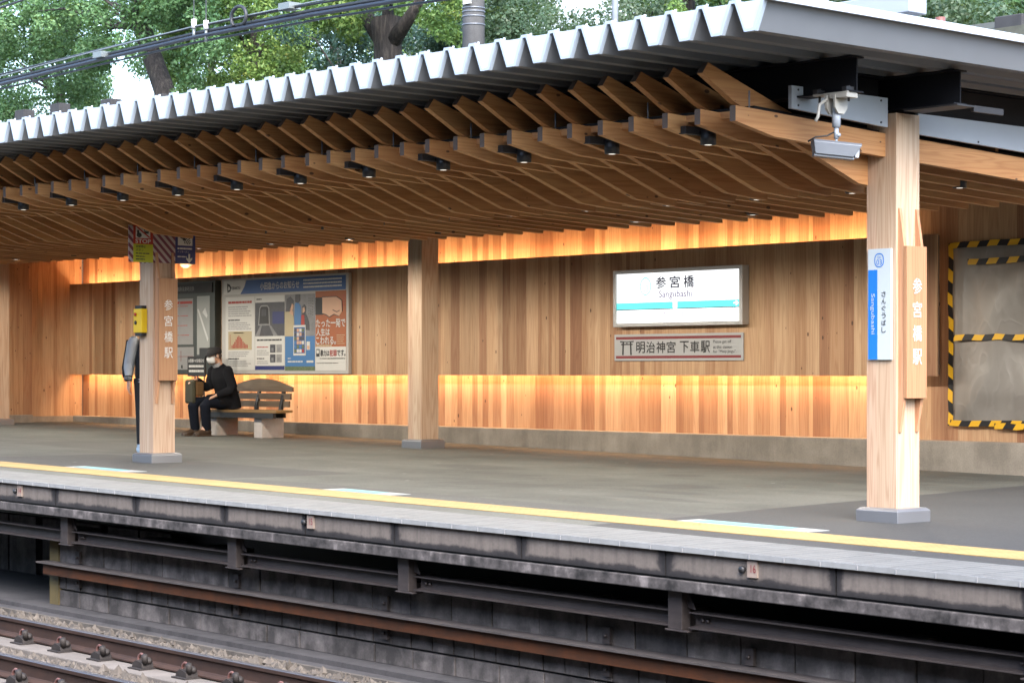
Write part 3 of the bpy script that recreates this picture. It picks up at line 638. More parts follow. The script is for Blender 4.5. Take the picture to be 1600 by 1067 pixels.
# ceiling fins (long level ones) and diagonal planks
finA = [(11.13, 3.073), (11.13, 2.965), (11.53, 2.885), (12.12, 2.853), (14.54, 2.742), (16.0, 2.678), (16.02, 2.84), (14.54, 2.925), (12.59, 3.003)]
m = MB(); m.prism(finA, 'x', XR - .0275, XR + .0275, 0, 'y', .3); m.m[2] = 1
fin = m.build("ceiling_fin", ['fin_wood', 'end_grain'], parent=can)
plB = [(11.03, 3.374), (10.973, 3.298), (11.295, 3.126), (11.902, 2.90), (12.66, 2.632), (13.12, 2.598), (13.13, 2.72), (11.75, 3.143)]
m = MB(); m.prism(plB, 'x', XR - .165 - .0275, XR - .165 + .0275, 0, 'y', .6); m.m[2] = 1
plank = m.build("diagonal_plank", ['fin_wood', 'end_grain'], parent=can)
NF = 66
for k in range(1, NF):
    for src in (fin, plank):
        c = src.copy(); COL.objects.link(c); c.parent = can; c.location = (-.33 * k, random.uniform(-.012, .012), GC * .33 * k)
m = MB(); m.box(XR - .33 * NF, XR - .03, 11.33, 11.375, 3.018, 3.066, 0, 'x'); m.build("purlin", 'fin_wood', parent=can, shear=(GC, XR))
m = MB(); m.box(XR - .33 * NF, XR - .03, 14.2, 14.24, 2.96, 3.02, 0, 'x'); m.build("purlin", 'fin_wood', parent=can, shear=(GC, XR))
for k in range(0, NF, 3):
    m = MB(); m.tube([(XR - .33 * k, 11.30, 3.05), (XR - .33 * k, 11.30, 3.19)], .006, n=6); m.build("hanger_rod", 'silver', parent=can, shear=(GC, XR))
# white end plates above the last fin
m = MB(); m.prism([(11.63, 3.085), (11.63, 3.245), (12.70, 3.245), (12.70, 3.03)], 'x', -10.13, -10.10)
for y, z in ((11.70, 3.22), (11.70, 3.11), (12.62, 3.22), (12.62, 3.06), (12.15, 3.07), (12.15, 3.22)): m.tube([(-10.10, y, z), (-10.094, y, z)], .008, 1, 6)
m.build("end_plate", ['white_paint', 'dark_steel'], parent=can)
m = MB(); m.prism([(13.06, 3.005), (13.06, 3.16), (17.2, 3.16), (17.2, 2.87)], 'x', -10.13, -10.10)
for y, z in ((14.45, 3.13), (14.45, 2.99), (13.8, 3.0), (15.5, 3.12)): m.tube([(-10.10, y, z), (-10.094, y, z)], .008, 1, 6)
m.build("end_plate", ['white_paint', 'dark_steel'], parent=can)
m = MB(); m.box(-10.0, -9.52, 12.76, 12.98, 3.146, 3.158); m.box(-9.57, -9.545, 12.99, 13.35, 3.12, 3.165); m.build("joint_plate", 'dark_steel', parent=can)

# ---- downlights
def downlight(p, label, grp, arm=True, power=8):
    t = thing("downlight", p, label, "downlight", grp)
    mm = MB(); x, y, z = p
    mm.tube([(x, y, z + .0), (x, y, z + .105)], .058, n=20); mm.build("housing", 'black', parent=t)
    mm = MB(); mm.tube([(x, y, z - .002), (x, y, z + .001)], .026, n=16); mm.build("lens", 'lamp', parent=t)
    mm = MB(); mm.box(x - .10, x - .03, y - .20, y + .02, z + .07, z + .125) if arm else mm.box(x - .03, x + .03, y - .03, y + .03, z + .1, z + .2)
    mm.build("mounting_arm", 'dark_steel', parent=t)
    if LAMPS:
        ld = LAMPS.get(power) or bpy.data.lights.new("downlight_lamp", 'SPOT'); LAMPS[power] = ld
        ld.energy = power; ld.color = (1, .9, .76); ld.spot_size = R(176 if power > 30 else 150); ld.spot_blend = .3 if power > 30 else .8; ld.shadow_soft_size = .03
        lo = bpy.data.objects.new("lamp", ld); COL.objects.link(lo); lo.parent = t; lo.location = (0, 0, -.012)
    return t
LAMPS = {'d': None, 'on': 1}
for i in range(11):
    x = XR - .548 - .99 * i
    downlight((x, 11.47, 2.862 - GC * (x - XR)), "black cylinder downlight, %s from the right in the front row under the canopy" % ORD[i], "front row of ceiling downlights")
for i in range(9):
    x = XR - .66 - .99 * i
    downlight((x, 13.22, 2.615 - GC * (x - XR)), "black downlight at the plank ends, %s from the right in the middle row" % ORD[i], "middle row of ceiling downlights", False)
for i in range(14):  # rear lamps past the first are added to brighten the wall
    x = -10.87 - .99 * 1.6 * i
    downlight((x, 14.6 if i == 0 else 15.6, (2.735 if i == 0 else 2.705) - GC * (x - XR)), "black downlight seen right of the near pillar, between the rear fins" if i == 0 else "black downlight added between the rear fins to brighten the wall, %s from the right" % ORD[i], "rear row of ceiling downlights", False, 8 if i == 0 else 40)

# ================================================================== PILLARS
def pillar(xc, yc, ztop, label, half=.137, base_h=.10, base=.195):
    zf = fz(xc); t = thing("timber_pillar", (xc, yc, zf - .02), label, "pillar", "square timber pillars under the canopy")
    mm = MB(); wv = [half * 2 * f for f in (.34, .42, .24)]
    x = xc - half
    mm2 = MB()
    # solid shaft made of three laminations, the outer faces flush
    for wd in wv:
        mm2.box(x, x + wd, yc - half, yc + half, zf, ztop, 0, 'z'); x += wd
    mm2.build("shaft", 'pillar_wood', parent=t)
    mm = MB(); b = base; zb = zf - .06; h = base_h
    vs = []
    for s_, z in ((b, zb), (b, zf + h - .018), (b - .02, zf + h), (half + .002, zf + h + .004)):
        vs += [(xc - s_, yc - s_, z), (xc + s_, yc - s_, z), (xc + s_, yc + s_, z), (xc - s_, yc + s_, z)]
    fs = [(i * 4 + k, i * 4 + (k + 1) % 4, (i + 1) * 4 + (k + 1) % 4, (i + 1) * 4 + k) for i in range(3) for k in range(4)]
    mm.add(vs, fs); mm.build("base_cover", 'zinc', parent=t, bevel=.003)
    return t
def nameplate(xc, yc, z0, z1, parent):
    """raised board on the pillar's +X face between two tapered battens"""
    xf = xc + .137
    for s_ in (-1, 1):
        mm = MB(); yb = yc + s_ * .100
        mm.prism([(xf, z0 - .25), (xf + .012, z0 - .25), (xf + .055, z0 - .0), (xf + .055, z1 + .0), (xf + .012, z1 + .28), (xf, z1 + .28)], 'y', yb - .014, yb + .014, 0, 'z'); mm.build("side_batten", 'red_wood', parent=parent)
    mm = MB(); mm.box(xf + .050, xf + .085, yc - .118, yc + .118, z0, z1, 0, 'z', .4)
    b = mm.build("name_board", 'board_wood', parent=parent, bevel=.003)
    mm = MB(); hgt = z1 - z0
    mm.vtext("参宮橋駅", (xf + .085, yc, z0), Y3, Z3, 0, .105, hgt * .79, hgt * .155, .003, 0, .005, .115); mm.build("station_name", 'letter_white', parent=b)
pr = pillar(-10.21, 12.90, 3.14, "pale square timber pillar nearest the camera, carrying the blue station sign"); nameplate(-10.21, 12.90, 1.04, 2.16, pr)
pl = pillar(-20.29, 12.90, 3.18, "timber pillar with the STOP sign and yellow emergency button on it"); nameplate(-20.29, 12.90, 1.14, 2.25, pl)
pm = pillar(-21.45, 17.60, 3.2, "timber pillar standing back near the glowing wall, with nothing mounted on it", base_h=.11)
pf = pillar(-31.35, 16.95, 3.3, "grey-lit timber pillar at the left picture edge beside the return wall")
# station sign on the near pillar's track face
t = thing("pillar_sign", (-10.215, 12.745, 1.325), "white and blue vertical station sign on the pillar nearest the camera", "sign")
xa, xb2, za, zb2 = -10.318, -10.106, 1.325, 2.145
m = MB(); m.box(xa, xb2, 12.742, 12.7625, za, zb2); m.build("sign_plate", 'sign_pale', parent=t)
m = MB(); m.rect((xa, 12.742, za), X3, Z3, .002, .088, .002, .665, .001); m.build("blue_band", 'sign_blue', parent=t)
m = MB(); O = (xa, 12.742, za)
m.text("Sangubashi", O, (0, 0, -1), X3, -.49, -.19, .022, .066, .003); m.build("romaji_lettering", 'sign_pale', parent=t)
m = MB(); m.vtext("さんぐうばし", O, X3, Z3, .148, .04, .505, .053, .002, 0, .004); m.build("kana_lettering", 'print_black', parent=t)
m = MB(); cx, cz, ra = .105, .735, .044
ring = [(cx + ra * math.copysign(abs(math.cos(q)) ** .8, math.cos(q)), cz + .052 * math.copysign(abs(math.sin(q)) ** .8, math.sin(q))) for q in np.linspace(0, 2 * math.pi, 33)[:-1]]
inner = [(cx + (u - cx) * .84, cz + (v - cz) * .86) for u, v in ring]
vs = [(O[0] + u, O[1] - .002, O[2] + v) for u, v in ring + inner]; nn = len(ring)
m.add(vs, [(i, (i + 1) % nn, nn + (i + 1) % nn, nn + i) for i in range(nn)])
m.text("OH", O, X3, Z3, cx - .016, cx + .016, cz + .012, cz + .032, .002); m.text("03", O, X3, Z3, cx - .026, cx + .026, cz - .034, cz + .006, .002)
m.build("station_number", 'sign_blue', parent=t)

# emergency stop sign, stripes, button on the far front pillar
t = thing("warning_sign", (-20.2, 12.9, 2.41), "striped warning wrap with red STOP panel and blue intercom panel round a pillar top", "sign")
x0 = -20.29; h_ = .137; zs0, zs1 = 2.415, 2.80
m = MB()
vs = [(x0 - h_, 12.758, z) for z in (zs0, zs1)] + [(x0 + h_ + .004, 12.758, z) for z in (zs0, zs1)] + [(x0 + h_ + .004, 13.04, z) for z in (zs0, zs1)]
gc = [(-.28, 0, zs0), (-.28, 0, zs1), (0, 0, zs0), (0, 0, zs1), (.28, 0, zs0), (.28, 0, zs1)]
m.add(vs, [(0, 2, 3, 1), (2, 4, 5, 3)], 0, gc)
m.add([(v[0] - .002, v[1] + .002, v[2]) for v in vs], [(1, 3, 2, 0), (3, 5, 4, 2)], 0, gc); m.build("striped_wrap", 'warning', parent=t)
def panel_x(nm, y0, y1, z0, z1, x, mat):
    mm = MB(); vs = [(xx, yy, zz) for zz in (z0, z1) for yy in (y0, y1) for xx in (x - .012, x)]
    mm.add(vs, [(0, 2, 3, 1), (4, 5, 7, 6), (0, 1, 5, 4), (2, 6, 7, 3), (0, 4, 6, 2), (1, 3, 7, 5)], 0, [(v[1], 0, v[2]) for v in vs]); return mm.build(nm, mat, parent=t)
xs_ = -20.15
sp = panel_x("stop_panel", 12.455, 12.757, zs0 + .0, zs1 + .01, xs_, 'warning')
O = (xs_, 12.455, zs0); U = Z3
m = MB(); m.rect(O, Y3, U, .055, .302, 0, .195, .002, 0); m.rect(O, Y3, U, .055, .302, .195, .395, .002, 1); m.rect(O, Y3, U, .085, .265, .26, .38, .004, 2)
m.text("STOP", O, Y3, U, .08, .27, .205, .248, .005, 2, .02)
# pictogram: hand, button, train and red slash
m.ball((xs_ + .005, 12.455 + .125, zs0 + .29), (.002, .034, .026), 3, 10, 6); m.rect(O, Y3, U, .10, .125, .30, .345, .006, 3); m.rect(O, Y3, U, .19, .245, .31, .37, .006, 3); m.rect(O, Y3, U, .198, .237, .335, .358, .008, 2)
m.poly(O, Y3, U, [(.095, .37), (.11, .378), (.262, .272), (.25, .262)], .009, 1)
m.text("非常停止", O, Y3, U, .085, .21, .155, .182, .004, 3, .01); m.text("ボタン", O, Y3, U, .085, .18, .118, .145, .004, 3, .01)
greek(m, O, Y3, .085, .255, .088, .102, .004, 3); greek(m, O, Y3, .085, .20, .055, .07, .004, 3); greek(m, O, Y3, .085, .20, .025, .04, .004, 3)
m.build("stop_print", ['lime', 'red', 'print_white', 'print_black'], parent=sp)
bp = panel_x("intercom_panel", 13.045, 13.30, zs0, zs1 - .01, xs_, 'navy_print'); O = (xs_, 13.045, zs0)
m = MB(); m.rect(O, Y3, U, .03, .215, .20, .375, .002, 0)
m.ball((xs_ + .004, 13.045 + .085, zs0 + .305), (.003, .038, .034), 1, 12, 6); m.rect(O, Y3, U, .05, .09, .33, .352, .006, 1); m.poly(O, Y3, U, [(.07, .29), (.10, .25), (.13, .26), (.12, .30)], .005, 1)
for rr_ in (.035, .055, .075, .095):
    arc = [(.20 - rr_ * math.cos(q), .208 + rr_ * math.sin(q)) for q in np.linspace(.15, 1.35, 8)]
    arc2 = [(.20 - (rr_ - .009) * math.cos(q), .208 + (rr_ - .009) * math.sin(q)) for q in np.linspace(1.35, .15, 8)]
    m.poly(O, Y3, U, arc + arc2, .004, 1)
greek(m, O, Y3, .025, .21, .155, .178, .003, 0); m.text("インターホン", O, Y3, U, .025, .17, .12, .142, .003, 0); greek(m, O, Y3, .025, .14, .07, .085, .003, 0)
m.poly(O, Y3, U, [(.165, .11), (.185, .11), (.185, .055), (.212, .07), (.212, .05), (.175, .012), (.138, .05), (.138, .07), (.165, .055)], .003, 0)
m.build("intercom_print", ['print_white', 'print_black'], parent=bp)
t = thing("emergency_button_box", (-20.40, 12.74, 1.65), "yellow emergency stop button box with black caps on a pillar's left side", "emergency button")
m = MB(); m.box(-20.44, -20.27, 12.69, 12.762, 1.66, 1.92); m.build("box_body", 'yellow', parent=t, bevel=.006)
for za, zb in ((1.625, 1.66), (1.92, 1.955)):
    m = MB(); m.box(-20.42, -20.29, 12.70, 12.762, za, zb); m.build("end_cap", 'black', parent=t)
m = MB(); m.tube([(-20.39, 12.69, 1.86), (-20.39, 12.675, 1.86)], .018, n=12); m.build("red_knob", 'red', parent=t)
m = MB(); m.tube([(-20.39, 12.69, 1.77), (-20.39, 12.683, 1.77)], .022, n=12); m.build("keyhole_cover", 'dark_steel', parent=t)

# ================================================================== WALL SIGNS
# lit station sign
t = thing("station_sign", (-18.05, 18.75, 1.78), "lit white station name sign with cyan band on the timber wall", "sign")
sx0, sx1, sz0, sz1 = -19.12, -16.99, 1.783, 2.473; yf = 18.70
m = MB(); m.box(sx0 - .0, sx0 + .05, yf, 18.82, sz0, sz1); m.box(sx1 - .05, sx1, yf, 18.82, sz0, sz1); m.box(sx0 + .05, sx1 - .05, yf, 18.82, sz0, sz0 + .045); m.box(sx0 + .05, sx1 - .05, yf, 18.82, sz1 - .045, sz1)
m.build("sign_frame", 'alu', parent=t, bevel=.004)
m = MB(); m.box(sx0 + .05, sx1 - .05, yf + .02, yf + .10, sz0 + .045, sz1 - .045); fc = m.build("lit_face", 'sign_on', parent=t)
O = (sx0 + .05, yf + .02, sz0 + .045); Wd, Hd = sx1 - sx0 - .1, sz1 - sz0 - .09
m = MB()
m.rect(O, X3, Z3, 0, Wd, .168, .246, .002, 0); m.rect(O, X3, Z3, 0, Wd, .157, .1685, .003, 1); m.rect(O, X3, Z3, Wd * .47, Wd * .505, .169, .247, .004, 2)
m.poly(O, X3, Z3, [(Wd - .10, .2), (Wd - .05, .2), (Wd - .07, .18), (Wd - .05, .18), (Wd - .018, .208), (Wd - .05, .236), (Wd - .07, .236), (Wd - .05, .216), (Wd - .10, .216)], .004, 2)
for i, ch in enumerate("参宮橋"): m.text(ch, O, X3, Z3, .675 + .23 * i, .675 + .165 + .23 * i, .41, .55, .006, 1, .018)
m.text("Sangubashi", O, X3, Z3, .725, 1.265, .275, .38, .005, 3, .012)
for i, ch in enumerate("さんぐうばし"): m.text(ch, O, X3, Z3, .78 + .075 * i, .835 + .075 * i, .075, .128, .005, 3, .012)
m.text("南新宿", O, X3, Z3, .03, .16, .085, .135, .003, 3); m.text("Minami-Shinjuku", O, X3, Z3, .03, .27, .045, .07, .003, 4); m.text("代々木八幡", O, X3, Z3, 1.60, 1.83, .085, .13, .003, 3); m.text("Yoyogi-Hachiman", O, X3, Z3, 1.58, 1.83, .045, .07, .003, 4)
def ringp(mm, O, cx, cz, rx, rz, th, mat, h=.003):
    N = 28; qs = [2 * math.pi * i / N for i in range(N)]
    vs = [(O[0] + cx + (rx - d) * math.cos(q), O[1] - h, O[2] + cz + (rz - d) * math.sin(q)) for d in (0, th) for q in qs]
    mm.add(vs, [(i, (i + 1) % N, N + (i + 1) % N, N + i) for i in range(N)], mat)
ringp(m, O, .495, .44, .095, .11, .014, 4); m.text("OH", O, X3, Z3, .465, .525, .46, .505, .003, 4); m.text("03", O, X3, Z3, .45, .54, .375, .45, .003, 4); ringp(m, O, 1.93, .10, .055, .06, .008, 4)
m.build("sign_print", ['sign_cyan', 'sign_navy', 'sign_on', 'sign_mid', 'sign_faint'], parent=fc)
# shrine sign
t = thing("shrine_sign", (-18.1, 18.80, 1.37), "grey sign with torii symbol and maroon stripes below the lit station sign", "sign")
m = MB(); m.box(-19.197, -17.066, 18.80, 18.8195, 1.369, 1.694); m.build("sign_board", plain("grey enamel", (.40, .41, .42), .45, var=.04), parent=t, bevel=.003)
O = (-19.197, 18.80, 1.369); m = MB(); m.rect(O, X3, Z3, .03, 2.10, .262, .295, .002, 0); m.rect(O, X3, Z3, .03, 2.10, .03, .062, .002, 0)
m.poly(O, X3, Z3, [(.10, .245), (.105, .228), (.335, .228), (.34, .245), (.22, .236)], .002, 1); m.rect(O, X3, Z3, .12, .32, .195, .21, .002, 1)
m.poly(O, X3, Z3, [(.145, .228), (.168, .228), (.162, .072), (.136, .072)], .002, 1); m.poly(O, X3, Z3, [(.272, .228), (.295, .228), (.304, .072), (.278, .072)], .002, 1); m.rect(O, X3, Z3, .213, .227, .20, .23, .002, 1)
for i, ch in enumerate("明治神宮"): m.text(ch, O, X3, Z3, .385 + .172 * i, .385 + .145 + .172 * i, .095, .232, .003, 1, .012)
for i, ch in enumerate("下車駅"): m.text(ch, O, X3, Z3, 1.12 + .172 * i, 1.12 + .145 + .172 * i, .095, .232, .003, 1, .012)
m.text("Please get off", O, X3, Z3, 1.66, 1.95, .195, .24, .003, 1); m.text("at this station", O, X3, Z3, 1.66, 1.96, .14, .18, .003, 1); m.text("for \"Meiji Jingu\".", O, X3, Z3, 1.66, 2.03, .08, .125, .003, 1)
m.build("sign_print", ['maroon', 'print_black'], parent=t)

# notice board with four posters
t = thing("notice_board", (-26.1, 18.77, 1.21), "wide white notice board with blue header and four posters on the timber wall", "notice board")
bx0, bx1, bz0, bz1 = -27.70, -24.53, 1.205, 2.64; yf = 18.76
m = MB(); m.box(bx0, bx1, yf, 18.819, bz0, bz1); m.build("board", plain("board grey white", (.46, .45, .43), .45, var=.05), parent=t, bevel=.005)
O = (bx0, yf, bz0); m = MB(); Wb = bx1 - bx0; Hb = bz1 - bz0
m.rect(O, X3, Z3, .06, .62, 1.20, Hb - .03, .002, 1)
m.poly(O, X3, Z3, [(.50, 1.20), (Wb - .06, 1.20), (Wb - .06, Hb - .03), (.66, Hb - .03), (.60, 1.30)], .003, 0)
m.text("小田急からのお知らせ", O, X3, Z3, 1.02, 2.0, 1.25, 1.36, .005, 1, .015)
for k in range(3): greek(m, O, X3, 2.1, 3.02, 1.345 - .05 * k, 1.375 - .05 * k, .005, 1, k)
m.text("ODAKYU", O, X3, Z3, .27, .50, 1.275, 1.315, .005, 3, .02)
m.poly(O, X3, Z3, [(.15, 1.37), (.16, 1.23), (.24, 1.25), (.255, 1.31), (.22, 1.35)], .004, 3); m.poly(O, X3, Z3, [(.18, 1.33), (.185, 1.26), (.225, 1.275), (.225, 1.31)], .006, 1)
m.build("header", ['blue_print', 'print_white', 'mid_grey', 'print_black'], parent=t)
PXE = [at(q, 500, yf).x - bx0 for q in (352.7, 398.2, 399, 444.8, 445.7, 492.2, 493.2, 541)]; PI_ = [0]
PV = [1, 0, 0]
def poster(nm, u0, u1, v0, v1, draw, mats, base=0):
    a, b = PXE[PI_[0]], PXE[PI_[0] + 1]; PI_[0] += 2; PV[0] = (b - a) / (u1 - u0)
    mm = MB(); mm.rect(O, X3, Z3, a, b, v0, v1, .003, base); OO = (O[0] + a, O[1] - .003, O[2] + v0); draw(mm, OO, u1 - u0, v1 - v0)
    return mm.build(nm, mats, parent=t)
def lines(mm, OO, u0, u1, v, n, dv, th, mat, jit=.25):
    for k in range(n):
        e = u1 - random.uniform(0, jit) * (u1 - u0); a = u0
        while a < e:
            b = min(e, a + random.uniform(.03, .09)); mm.rect(OO, PV, Z3, a, b, v - k * dv, v - k * dv + th, .001, mat); a = b + random.uniform(.004, .01)
def p1(mm, OO, w_, h_):
    lines(mm, OO, .06, w_ - .06, h_ - .10, 1, .04, .035, 1, 0); lines(mm, OO, .06, w_ - .06, h_ - .16, 5, .033, .014, 2); lines(mm, OO, .06, .36, h_ - .36, 1, .03, .02, 3); lines(mm, OO, .06, w_ - .06, h_ - .40, 4, .03, .013, 2)
    mm.rect(OO, PV, Z3, .06, w_ - .06, .30, .58, .001, 4)
    mm.rect(OO, PV, Z3, .10, .106, .325, .535, .003, 1)
    for k, q in enumerate((.25, .35, .52, .72, .9, 1., .88, .75, .55, .42, .32, .28)): mm.rect(OO, PV, Z3, .135 + .03 * k, .152 + .03 * k, .325, .325 + .19 * q, .003, 1)
    lines(mm, OO, .18, .40, .55, 1, .03, .014, 2, 0); lines(mm, OO, .06, w_ - .06, .26, 3, .03, .013, 2); lines(mm, OO, .06, .3, .16, 1, .03, .018, 3); lines(mm, OO, .08, w_ - .06, .12, 3, .032, .012, 2); 
poster("poster", .10, .73, .06, 1.16, p1, ['print_white', 'red', 'grey_print', 'print_black', 'beige_print'])
def p2(mm, OO, w_, h_):
    mm.rect(OO, PV, Z3, 0, w_, .50, h_ - .10, .001, 1); mm.rect(OO, PV, Z3, 0, w_, 0, .06, .001, 2); lines(mm, OO, .03, .18, h_ - .06, 1, .03, .02, 3)
    mm.rect(OO, PV, Z3, w_ * .6, w_ - .01, .68, .86, .003, 2); lines(mm, OO, w_ * .62, w_ * .95, .78, 1, .03, .03, 0, 0); lines(mm, OO, w_ * .62, w_ - .04, .72, 2, .03, .02, 0)
    def R2(a, b, c, d, mt, hh): mm.rect(OO, PV, Z3, a, b, c, d, hh, mt)
    mm.poly(OO, PV, Z3, [(.07, .66), (.10, .92), (.14, .96), (.28, .96), (.32, .92), (.34, .66)], .002, 4)
    mm.poly(OO, PV, Z3, [(.095, .68), (.12, .91), (.15, .94), (.27, .94), (.30, .91), (.315, .68)], .004, 3); R2(.12, .29, .67, .685, 5, .005); R2(.15, .26, .80, .90, 1, .006)
    mm.poly(OO, PV, Z3, [(.0, .50), (.12, .66), (.16, .66), (.1, .50)], .003, 5); mm.poly(OO, PV, Z3, [(.42, .50), (.32, .66), (.36, .66), (.52, .50)], .003, 5)
    lines(mm, OO, .04, w_ - .06, .43, 1, .03, .025, 3, 0); lines(mm, OO, .04, .30, .33, 1, .03, .016, 6); lines(mm, OO, .04, .32, .28, 3, .03, .012, 4); lines(mm, OO, .04, .22, .16, 1, .03, .016, 3); lines(mm, OO, .04, .32, .12, 2, .03, .012, 4)
    for a in (.34, .48):
        for b in (.11, .255): mm.rect(OO, PV, Z3, a, a + .12, b, b + .12, .002, 1 if a < .4 else 4); mm.rect(OO, PV, Z3, a + .03, a + .08, b + .02, b + .07, .004, 5)
poster("poster", .74, 1.40, .06, 1.16, p2, ['print_white', 'photo_dark', 'navy_print', 'print_black', 'mid_grey', 'photo_grey', 'red'])
def p3(mm, OO, w_, h_):
    mm.rect(OO, PV, Z3, 0, w_, .50, h_, .001, 1); mm.rect(OO, PV, Z3, 0, w_, .0, .06, .003, 8)
    # three generic figures in a bright room
    mm.poly(OO, PV, Z3, [(0, .50), (0, .86), (.10, .90), (.18, .82), (.22, .62), (.26, .50)], .003, 7); mm.poly(OO, PV, Z3, [(.02, .86), (.04, 1.05), (.12, 1.08), (.19, 1.02), (.17, .90), (.10, .86)], .004, 4); mm.poly(OO, PV, Z3, [(.11, .88), (.16, .98), (.19, .95), (.17, .88)], .006, 5)
    mm.poly(OO, PV, Z3, [(.19, .62), (.22, .98), (.28, 1.0), (.34, .94), (.36, .62)], .003, 6); mm.poly(OO, PV, Z3, [(.22, 1.0), (.23, h_), (.33, h_), (.33, 1.02), (.28, .98)], .004, 4)
    mm.poly(OO, PV, Z3, [(.34, .60), (.35, .80), (.40, .84), (.46, .82), (.52, .70), (.53, .58)], .004, 4); mm.poly(OO, PV, Z3, [(.35, .60), (.36, .80), (.42, .82), (.43, .60)], .005, 9); mm.poly(OO, PV, Z3, [(.365, .82), (.375, .93), (.42, .96), (.46, .92), (.45, .83), (.41, .80)], .005, 4); mm.poly(OO, PV, Z3, [(.39, .83), (.39, .91), (.425, .92), (.44, .86)], .007, 5)
    mm.poly(OO, PV, Z3, [(.10, .84), (.13, .90), (.18, .86), (.18, .80)], .006, 5)
    for k in range(3):
        v = h_ - .06
        for q in range(7): mm.rect(OO, PV, Z3, w_ - .05 - .04 * k, w_ - .035 - .04 * k, v - .016, v, .002, 4); v -= random.uniform(.03, .045)
    mm.rect(OO, PV, Z3, .19, .45, .22, .66, .006, 0); mm.rect(OO, PV, Z3, .205, .435, .25, .63, .008, 2)
    cols = [4, 5, 0, 3, 8, 9]
    for a in range(4):
        for b in range(6): mm.rect(OO, PV, Z3, .212 + .055 * a, .258 + .055 * a, .262 + .06 * b, .31 + .06 * b, .010, random.choice(cols))
    mm.rect(OO, PV, Z3, .47, .54, .30, .42, .004, 0); mm.rect(OO, PV, Z3, .48, .53, .31, .36, .006, 5)
    lines(mm, OO, .06, .38, .12, 1, .03, .02, 0, 0); lines(mm, OO, .06, .14, .17, 1, .03, .014, 0); mm.rect(OO, PV, Z3, w_ - .17, w_ - .03, .115, .145, .004, 0); lines(mm, OO, .05, .15, .46, 6, .035, .010, 6)
poster("poster", 1.42, 2.06, .05, 1.16, p3, ['print_white', 'photo_grey', 'blue_print', 'sky_print', 'photo_dark', 'skin_print', 'sky_print', 'beige_print', 'photo_green', 'red'], 3)
def p4(mm, OO, w_, h_):
    mm.rect(OO, PV, Z3, 0, w_, 0, .34, .001, 1)
    mm.rect(OO, PV, Z3, 0, .16, .80, 1.05, .002, 4); mm.poly(OO, PV, Z3, [(.15, .82), (.15, 1.05), (.45, 1.05), (.56, 1.0), (.57, .84), (.50, .77), (.40, .80), (.30, .76), (.22, .80)], .003, 3)
    mm.poly(OO, PV, Z3, [(.15, .815), (.15, .825), (.23, .806), (.30, .768), (.40, .808), (.50, .778), (.50, .77), (.40, .798), (.30, .758), (.22, .796)], .005, 4); mm.poly(OO, PV, Z3, [(.37, .86), (.375, .87), (.46, .84), (.52, .86), (.52, .85), (.46, .83)], .005, 4); mm.poly(OO, PV, Z3, [(.15, 1.05), (.15, 1.06), (.45, 1.06), (.57, 1.0), (.58, .84), (.57, .84), (.56, .995), (.45, 1.05)], .005, 4)
    for q in (0, .5, 1.0, 1.5): mm.rect(OO, PV, Z3, .585, .63, 1.06 - .09 * q, 1.07 - .09 * q, .003, 2)
    mm.text("たった一発で", OO, PV, Z3, .02, .64, .62, .74, .004, 1, .02); mm.text("人生は", OO, PV, Z3, .02, .31, .50, .605, .004, 1, .02); mm.text("こわれる。", OO, PV, Z3, .02, .44, .375, .485, .004, 1, .02); lines(mm, OO, .02, .35, .348, 1, .03, .02, 5, 0)
    mm.rect(OO, PV, Z3, .02, .09, .20, .31, .004, 4); mm.rect(OO, PV, Z3, .03, .08, .245, .295, .006, 1)
    mm.text("暴力は", OO, PV, Z3, .11, .30, .205, .295, .004, 4, .02); mm.text("犯罪", OO, PV, Z3, .31, .46, .205, .295, .004, 2, .02); mm.text("です。", OO, PV, Z3, .47, .64, .205, .295, .004, 4, .02)
    lines(mm, OO, .09, w_ - .02, .165, 1, .03, .014, 4, 0); lines(mm, OO, .03, w_ - .05, .10, 1, .03, .01, 6); lines(mm, OO, .45, w_ - .02, .50, 5, .03, .008, 5)
poster("poster", 2.07, 2.75 - .03, .05, 1.19, p4, ['orange_print', 'print_white', 'red', 'skin_print', 'print_black', 'beige_print', 'mid_grey'])
PV[0] = 1
# information case with timetable
t = thing("timetable_case", (-28.5, 18.76, 1.2), "dark glazed timetable case partly behind a pillar, left of the notice board", "timetable case")
cx0, cx1, cz0, cz1 = -29.75, -27.80, 1.20, 2.635
m = MB(); m.box(cx0, cx1, 18.70, 18.819, cz0, cz1); m.build("case_frame", 'case_frame', parent=t, bevel=.008)
O = (cx0, 18.70, cz0); m = MB(); m.rect(O, X3, Z3, .9, 1.90, 1.25, 1.40, .02, 0); m.text("標準発車時刻表", O, X3, Z3, .95, 1.42, 1.285, 1.355, .022, 1, .01); m.build("header", ['dark_steel', 'mid_grey'], parent=t)
m = MB(); m.rect(O, X3, Z3, .55, 1.36, .46, 1.17, .004, 0); m.rect(O, X3, Z3, .58, 1.34, 1.09, 1.13, .006, 1)
for k in range(17): lines(m, (O[0], O[1] - .004, O[2]), .60, 1.33, 1.05 - .03 * k, 1, .03, .010, 3 if k % 5 else 1, .2)
m.rect(O, X3, Z3, .98, 1.0, .55, 1.12, .007, 2); m.build("timetable", ['mid_grey', 'red', 'grey_print', 'grey_print'], parent=t)
m = MB(); m.rect(O, X3, Z3, .55, 1.38, .07, .42, .004, 0)
